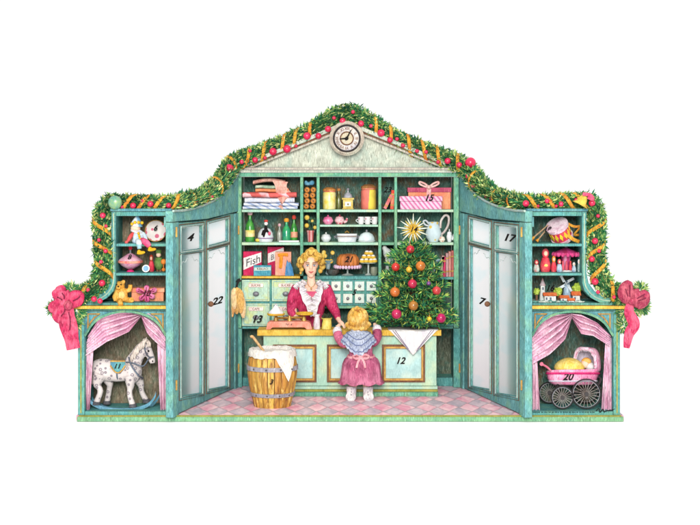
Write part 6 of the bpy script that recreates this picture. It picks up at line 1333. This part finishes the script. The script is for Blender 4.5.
# ------------------------------------------------------------------ big bows
def loop(m, c0, pts, Y, w, fl=.55):
    q = spline([c0] + [P(a, b, Y) for a, b in pts], 5); n = len(q); m.tube(q, [w * (.25 + .75 * math.sin(PI * min(1, .12 + i / (n - 1) * .88))) for i in range(n)], 10, flat=fl)
o = thing('ribbon_bow', 'large crimson ribbon bow with a long tail at the left end of the garland', 'bow', P(69, 305, -.1)); Y = -.1; c0 = P(69, 305, Y)
for pts, w in ((((62, 300), (56.6, 296), (53, 297)), .095), (((64, 297), (61, 291), (65, 287)), .08), (((74, 300), (79, 296), (83, 293)), .09), (((63, 310), (58.6, 316), (60.4, 323)), .08), (((58, 306), (53, 308), (54, 313)), .065)):
    m = MB(); loop(m, c0, pts, Y, w); m.build('loop', ROSE if w > .06 else ROSED, o, 70)
m = MB(); q_ = spline([c0, P(67, 318, Y), P(70, 332, Y), P(73.6, 349, Y)], 6); m.tube(q_, [.04 + .05 * math.sin(PI * min(.8, i / 18)) for i in range(19)], 8, flat=.4); m.build('tail', ROSE, o, 70)
m = MB(); m.ell(c0 + Vector((0, -.04, 0)), .045, .035, .05); m.build('knot', ROSED, o, 60)
m = MB()
for a in ((62, 300, 57, 297), (64, 299, 62, 293), (73, 301, 80, 296), (65, 308, 61, 316), (68.6, 312, 69.6, 330)): m.tube(spline([P(a[0], a[1], Y - .05), P((a[0] + a[2]) / 2 + 1, (a[1] + a[3]) / 2, Y - .075), P(a[2], a[3], Y - .05)], 4), .006, 5)
m.build('fold_line', wc('fold_wine', (120, 30, 60)), o)
o = thing('ribbon_bow', 'wine red ribbon bow with two tulip shaped loops at the right end of the garland', 'bow', P(631, 299, -.1)); c0 = P(631, 301, Y)
for pts, w in ((((628, 296), (626.4, 289), (630, 281)), .098), (((636, 299), (642, 298), (647, 291)), .108)):
    m = MB(); loop(m, c0, pts, Y, w, .7); m.build('loop', ROSED, o, 70)
m = MB()
for s in ((630, 297, 629.8, 285), (628, 296, 625.6, 289), (637, 298.6, 645, 294), (638, 301, 646, 298)): m.tube(spline([P(s[0], s[1], Y - .07), P((s[0] + s[2]) / 2, (s[1] + s[3]) / 2, Y - .09), P(s[2], s[3], Y - .06)], 4), .006, 5)
m.build('fold_line', MATS['fold_wine'], o)
m = MB(); q_ = spline([c0, P(629, 312, Y), P(634, 324, Y), P(629, 334, Y), P(626.4, 348, Y)], 6); m.tube(q_, [.03 + .03 * math.sin(PI * i / 24) for i in range(25)], 7, flat=.4); m.build('tail', ROSE, o, 70); m = MB(); m.ell(c0 + Vector((0, -.04, 0)), .035); m.build('knot', ROSED, o, 60)
# fir sprigs round the bows
for lb, spots_ in (('fir sprig behind the left crimson bow', ((62, 305, 10), (75, 322, 7), (72, 290, 8), (54, 308, 6), (77, 311, 8), (80, 296, 8))), ('fir sprig hanging below the right wine red bow', ((640, 290, 8), (634, 308, 9), (625, 312, 10), (624, 326, 8), (642, 307, 7), (620, 297, 9)))):
    m = MB()
    for a, b, r in spots_:
        for i in range(170):
            an, e = random.uniform(0, 2 * PI), random.random(); p0 = P(a, b, -.02) + Vector((math.cos(an), random.uniform(-.4, .4), math.sin(an))) * r * .01 * e * .7; d = Vector((math.cos(an) + random.uniform(-.6, .6), random.uniform(-.5, .1), math.sin(an) + random.uniform(-.6, .6))).normalized()
            m.leaf(p0, p0 + d * random.uniform(.04, .075), .008, Vector((random.uniform(-1, 1), -1, random.uniform(-1, 1))))
    tag(m.build('fir_sprig', GREEN, recalc=False, org=P(spots_[0][0], spots_[0][1], 0)), lb, 'fir sprig')

# ------------------------------------------------------------------ Christmas tree
Y = 1.38; k = K(Y); tx = X(413, Y)
o = thing('christmas_tree', 'small green Christmas tree standing on the napkin at the right of the counter', 'christmas tree', (tx, Y, CT))
zb, zt = CT, Z(246, Y)
m = MB(); m.tube([Vector((tx, Y, zb + .006)), Vector((tx, Y, (zb + zt) / 2)), Vector((tx, Y, zt))], [.03, .02, .006], 8); m.build('trunk', wc('trunk_brown', (90, 62, 40)), o, 60)
prof = [(243, 5), (250, 13), (256, 20), (263, 24), (272, 29), (282, 30), (292, 33), (302, 36), (310, 41), (318, 43), (325, 35)]
NEED = leafmat('tree_needles', [(0, (16, 60, 56)), (.34, (30, 94, 70)), (.62, (64, 136, 78)), (.85, (128, 174, 84)), (1, (204, 212, 110))])
m = MB(); tw = MB(); nb = 150; TIERS = [245, 251, 258, 267, 277, 287, 297, 306, 314, 321]
for i in range(nb):
    t_ = ((i + .5) / nb) ** .8; py = TIERS[min(9, int(t_ * 10))] + random.uniform(-2.2, 2.2); a = i * 2.39996; R = interp(prof, py) * k * random.uniform(.6, 1.2)
    st = Vector((tx, Y, Z(py - 4, Y))); dx, dy = math.cos(a), math.sin(a); 
    end = Vector((tx + dx * R, Y + dy * min(R, .36) * (.75 if dy > 0 else .9), Z(py + 3 * random.random() - 1 , Y) + .02)); mid = st.lerp(end, .55) + Vector((0, 0, -.03 - .02 * R))
    if end.z < CT + .02: end.z = CT + .02
    if mid.z < CT + .02: mid.z = CT + .02
    br = spline([st, mid, end], 6); tw.tube(br, .006, 4)
    nn = int(34 + 130 * R)
    for j in range(nn):
        f = random.uniform(.2, 1.0) * (len(br) - 1); ii = min(int(f), len(br) - 2); p0 = br[ii].lerp(br[ii + 1], f - ii); tg = (br[ii + 1] - br[ii]).normalized()
        d = (tg * random.uniform(.3, 1.0) + Vector((random.uniform(-1, 1), random.uniform(-1, 1), random.uniform(-.7, 1))) * .75).normalized(); e = p0 + d * random.uniform(.05, .1)
        if e.z < CT + .004: e.z = CT + .004
        m.leaf(p0, e, random.uniform(.004, .008), Vector((random.uniform(-1, 1), -1.2, random.uniform(-1, 1))))
tag(m.build('needles', NEED, o, recalc=False), kind='stuff'); tw.build('branches', MATS['trunk_brown'], o)
BA = [(410.3, 249.4, 3.8, (214, 40, 56), 'red bauble at the very top of the Christmas tree'), (395.7, 267, 3.9, (216, 52, 44), 'vermilion bauble at the upper left of the Christmas tree'), (409, 269.6, 2.8, (236, 190, 50), 'small yellow bauble between the vermilion and orange ones near the top'), (420.6, 266, 4.5, (214, 124, 44), 'orange bauble at the upper right of the Christmas tree'), (412.4, 283.8, 4.2, (206, 34, 76), 'crimson bauble in the middle of the Christmas tree'), (428.7, 283.4, 2.0, (136, 76, 150), 'tiny purple bauble beside the crimson one'), (436.6, 290.6, 4.0, (222, 70, 70), 'coral red bauble at the right tip of the middle branches'), (395, 292, 4.5, (222, 120, 50), 'orange bauble with a white shine at the left of the tree'), (413.4, 305.6, 4.5, (186, 124, 50), 'brown gold bauble low in the middle of the tree'), (396.6, 314, 4.6, (208, 40, 96), 'rose crimson bauble on the lowest left branches'), (441, 318, 4.5, (206, 24, 100), 'magenta bauble on the lowest right branches'), (429.4, 319, 2.3, (236, 206, 50), 'tiny yellow bauble on the lowest branches')]
for px, py, r, c_, lb in BA:
    r *= 1.1; R = interp(prof, py) * k; dx = (px - 413) * k; yy = Y - .9 * math.sqrt(max(.1, 1 - (dx / R) ** 2)) * min(R, .36) - .03; kk_ = K(yy); c0 = P(px, py, yy)
    b = thing('bauble', lb, 'bauble', c0, 'baubles on the Christmas tree'); MB().ell(c0, r * kk_, r * kk_, r * kk_, 18).build('glass_ball', gloss('bauble_' + lb.replace(' ', '_')[:26], c_, [x * .72 for x in c_], .12, .85), b, 70)
    m = MB(); m.tube([c0 + Vector((0, .0, r * kk_ * .96)), c0 + Vector((0, .0, r * kk_ * .96 + .014))], .009, 8); m.tube([c0 + Vector((0, 0, r * kk_ + .008)), c0 + Vector((0, .05, r * kk_ + .05))], .003, 4); m.build('cap', BRASS, b, 60)
Y = 1.3; c0 = P(413, 229.4, Y)
o = thing('straw_star', 'gold and white many rayed straw star at the tip of the Christmas tree', 'star', c0)
m = MB(); m2 = MB()
for i in range(26):
    a = 2 * PI * i / 26 + .1; ln = (16, 10.6, 13, 11.4, 14.6, 9.4)[i % 6] * K(Y); e = c0 + Vector((math.cos(a) * ln * 1.05, -.006 * (i % 3), math.sin(a) * ln)); (m if i % 2 == 0 else m2).tube([c0, c0.lerp(e, .6), e], [.01, .0095, .002], 5)
m.build('straw_ray', wc('straw_white', (206, 214, 202), (226, 220, 180), .25, 20), o); m2.build('straw_ray', wc('straw_gold', (216, 190, 100), (200, 160, 70), .3, 20), o)
m = MB()
for i in range(12): a = 2 * PI * i / 12; m.tube([c0 + Vector((0, -.02, 0)), c0 + Vector((math.cos(a) * .062, -.03, math.sin(a) * .062))], [.012, .008], 5)
m.ell(c0 + Vector((0, -.02, 0)), .03, .02, .03, 12); m.build('gold_centre', wc('star_gold', (226, 184, 60), (190, 140, 40), .35, 20), o, 60)
m = MB(); m.tube([c0, Vector((tx, 1.36, Z(246, 1.38) - .05))], .01, 6); m.build('stem', MATS['straw_gold'], o)
text('number', '14', c0 + Vector((.0, -.05, 0)), .075, INKM, o)
text('number', '24', P(399, 296.5, 1.3 - .34) + Vector((.16, .0, .02)), .001, INKM, o) if False else None
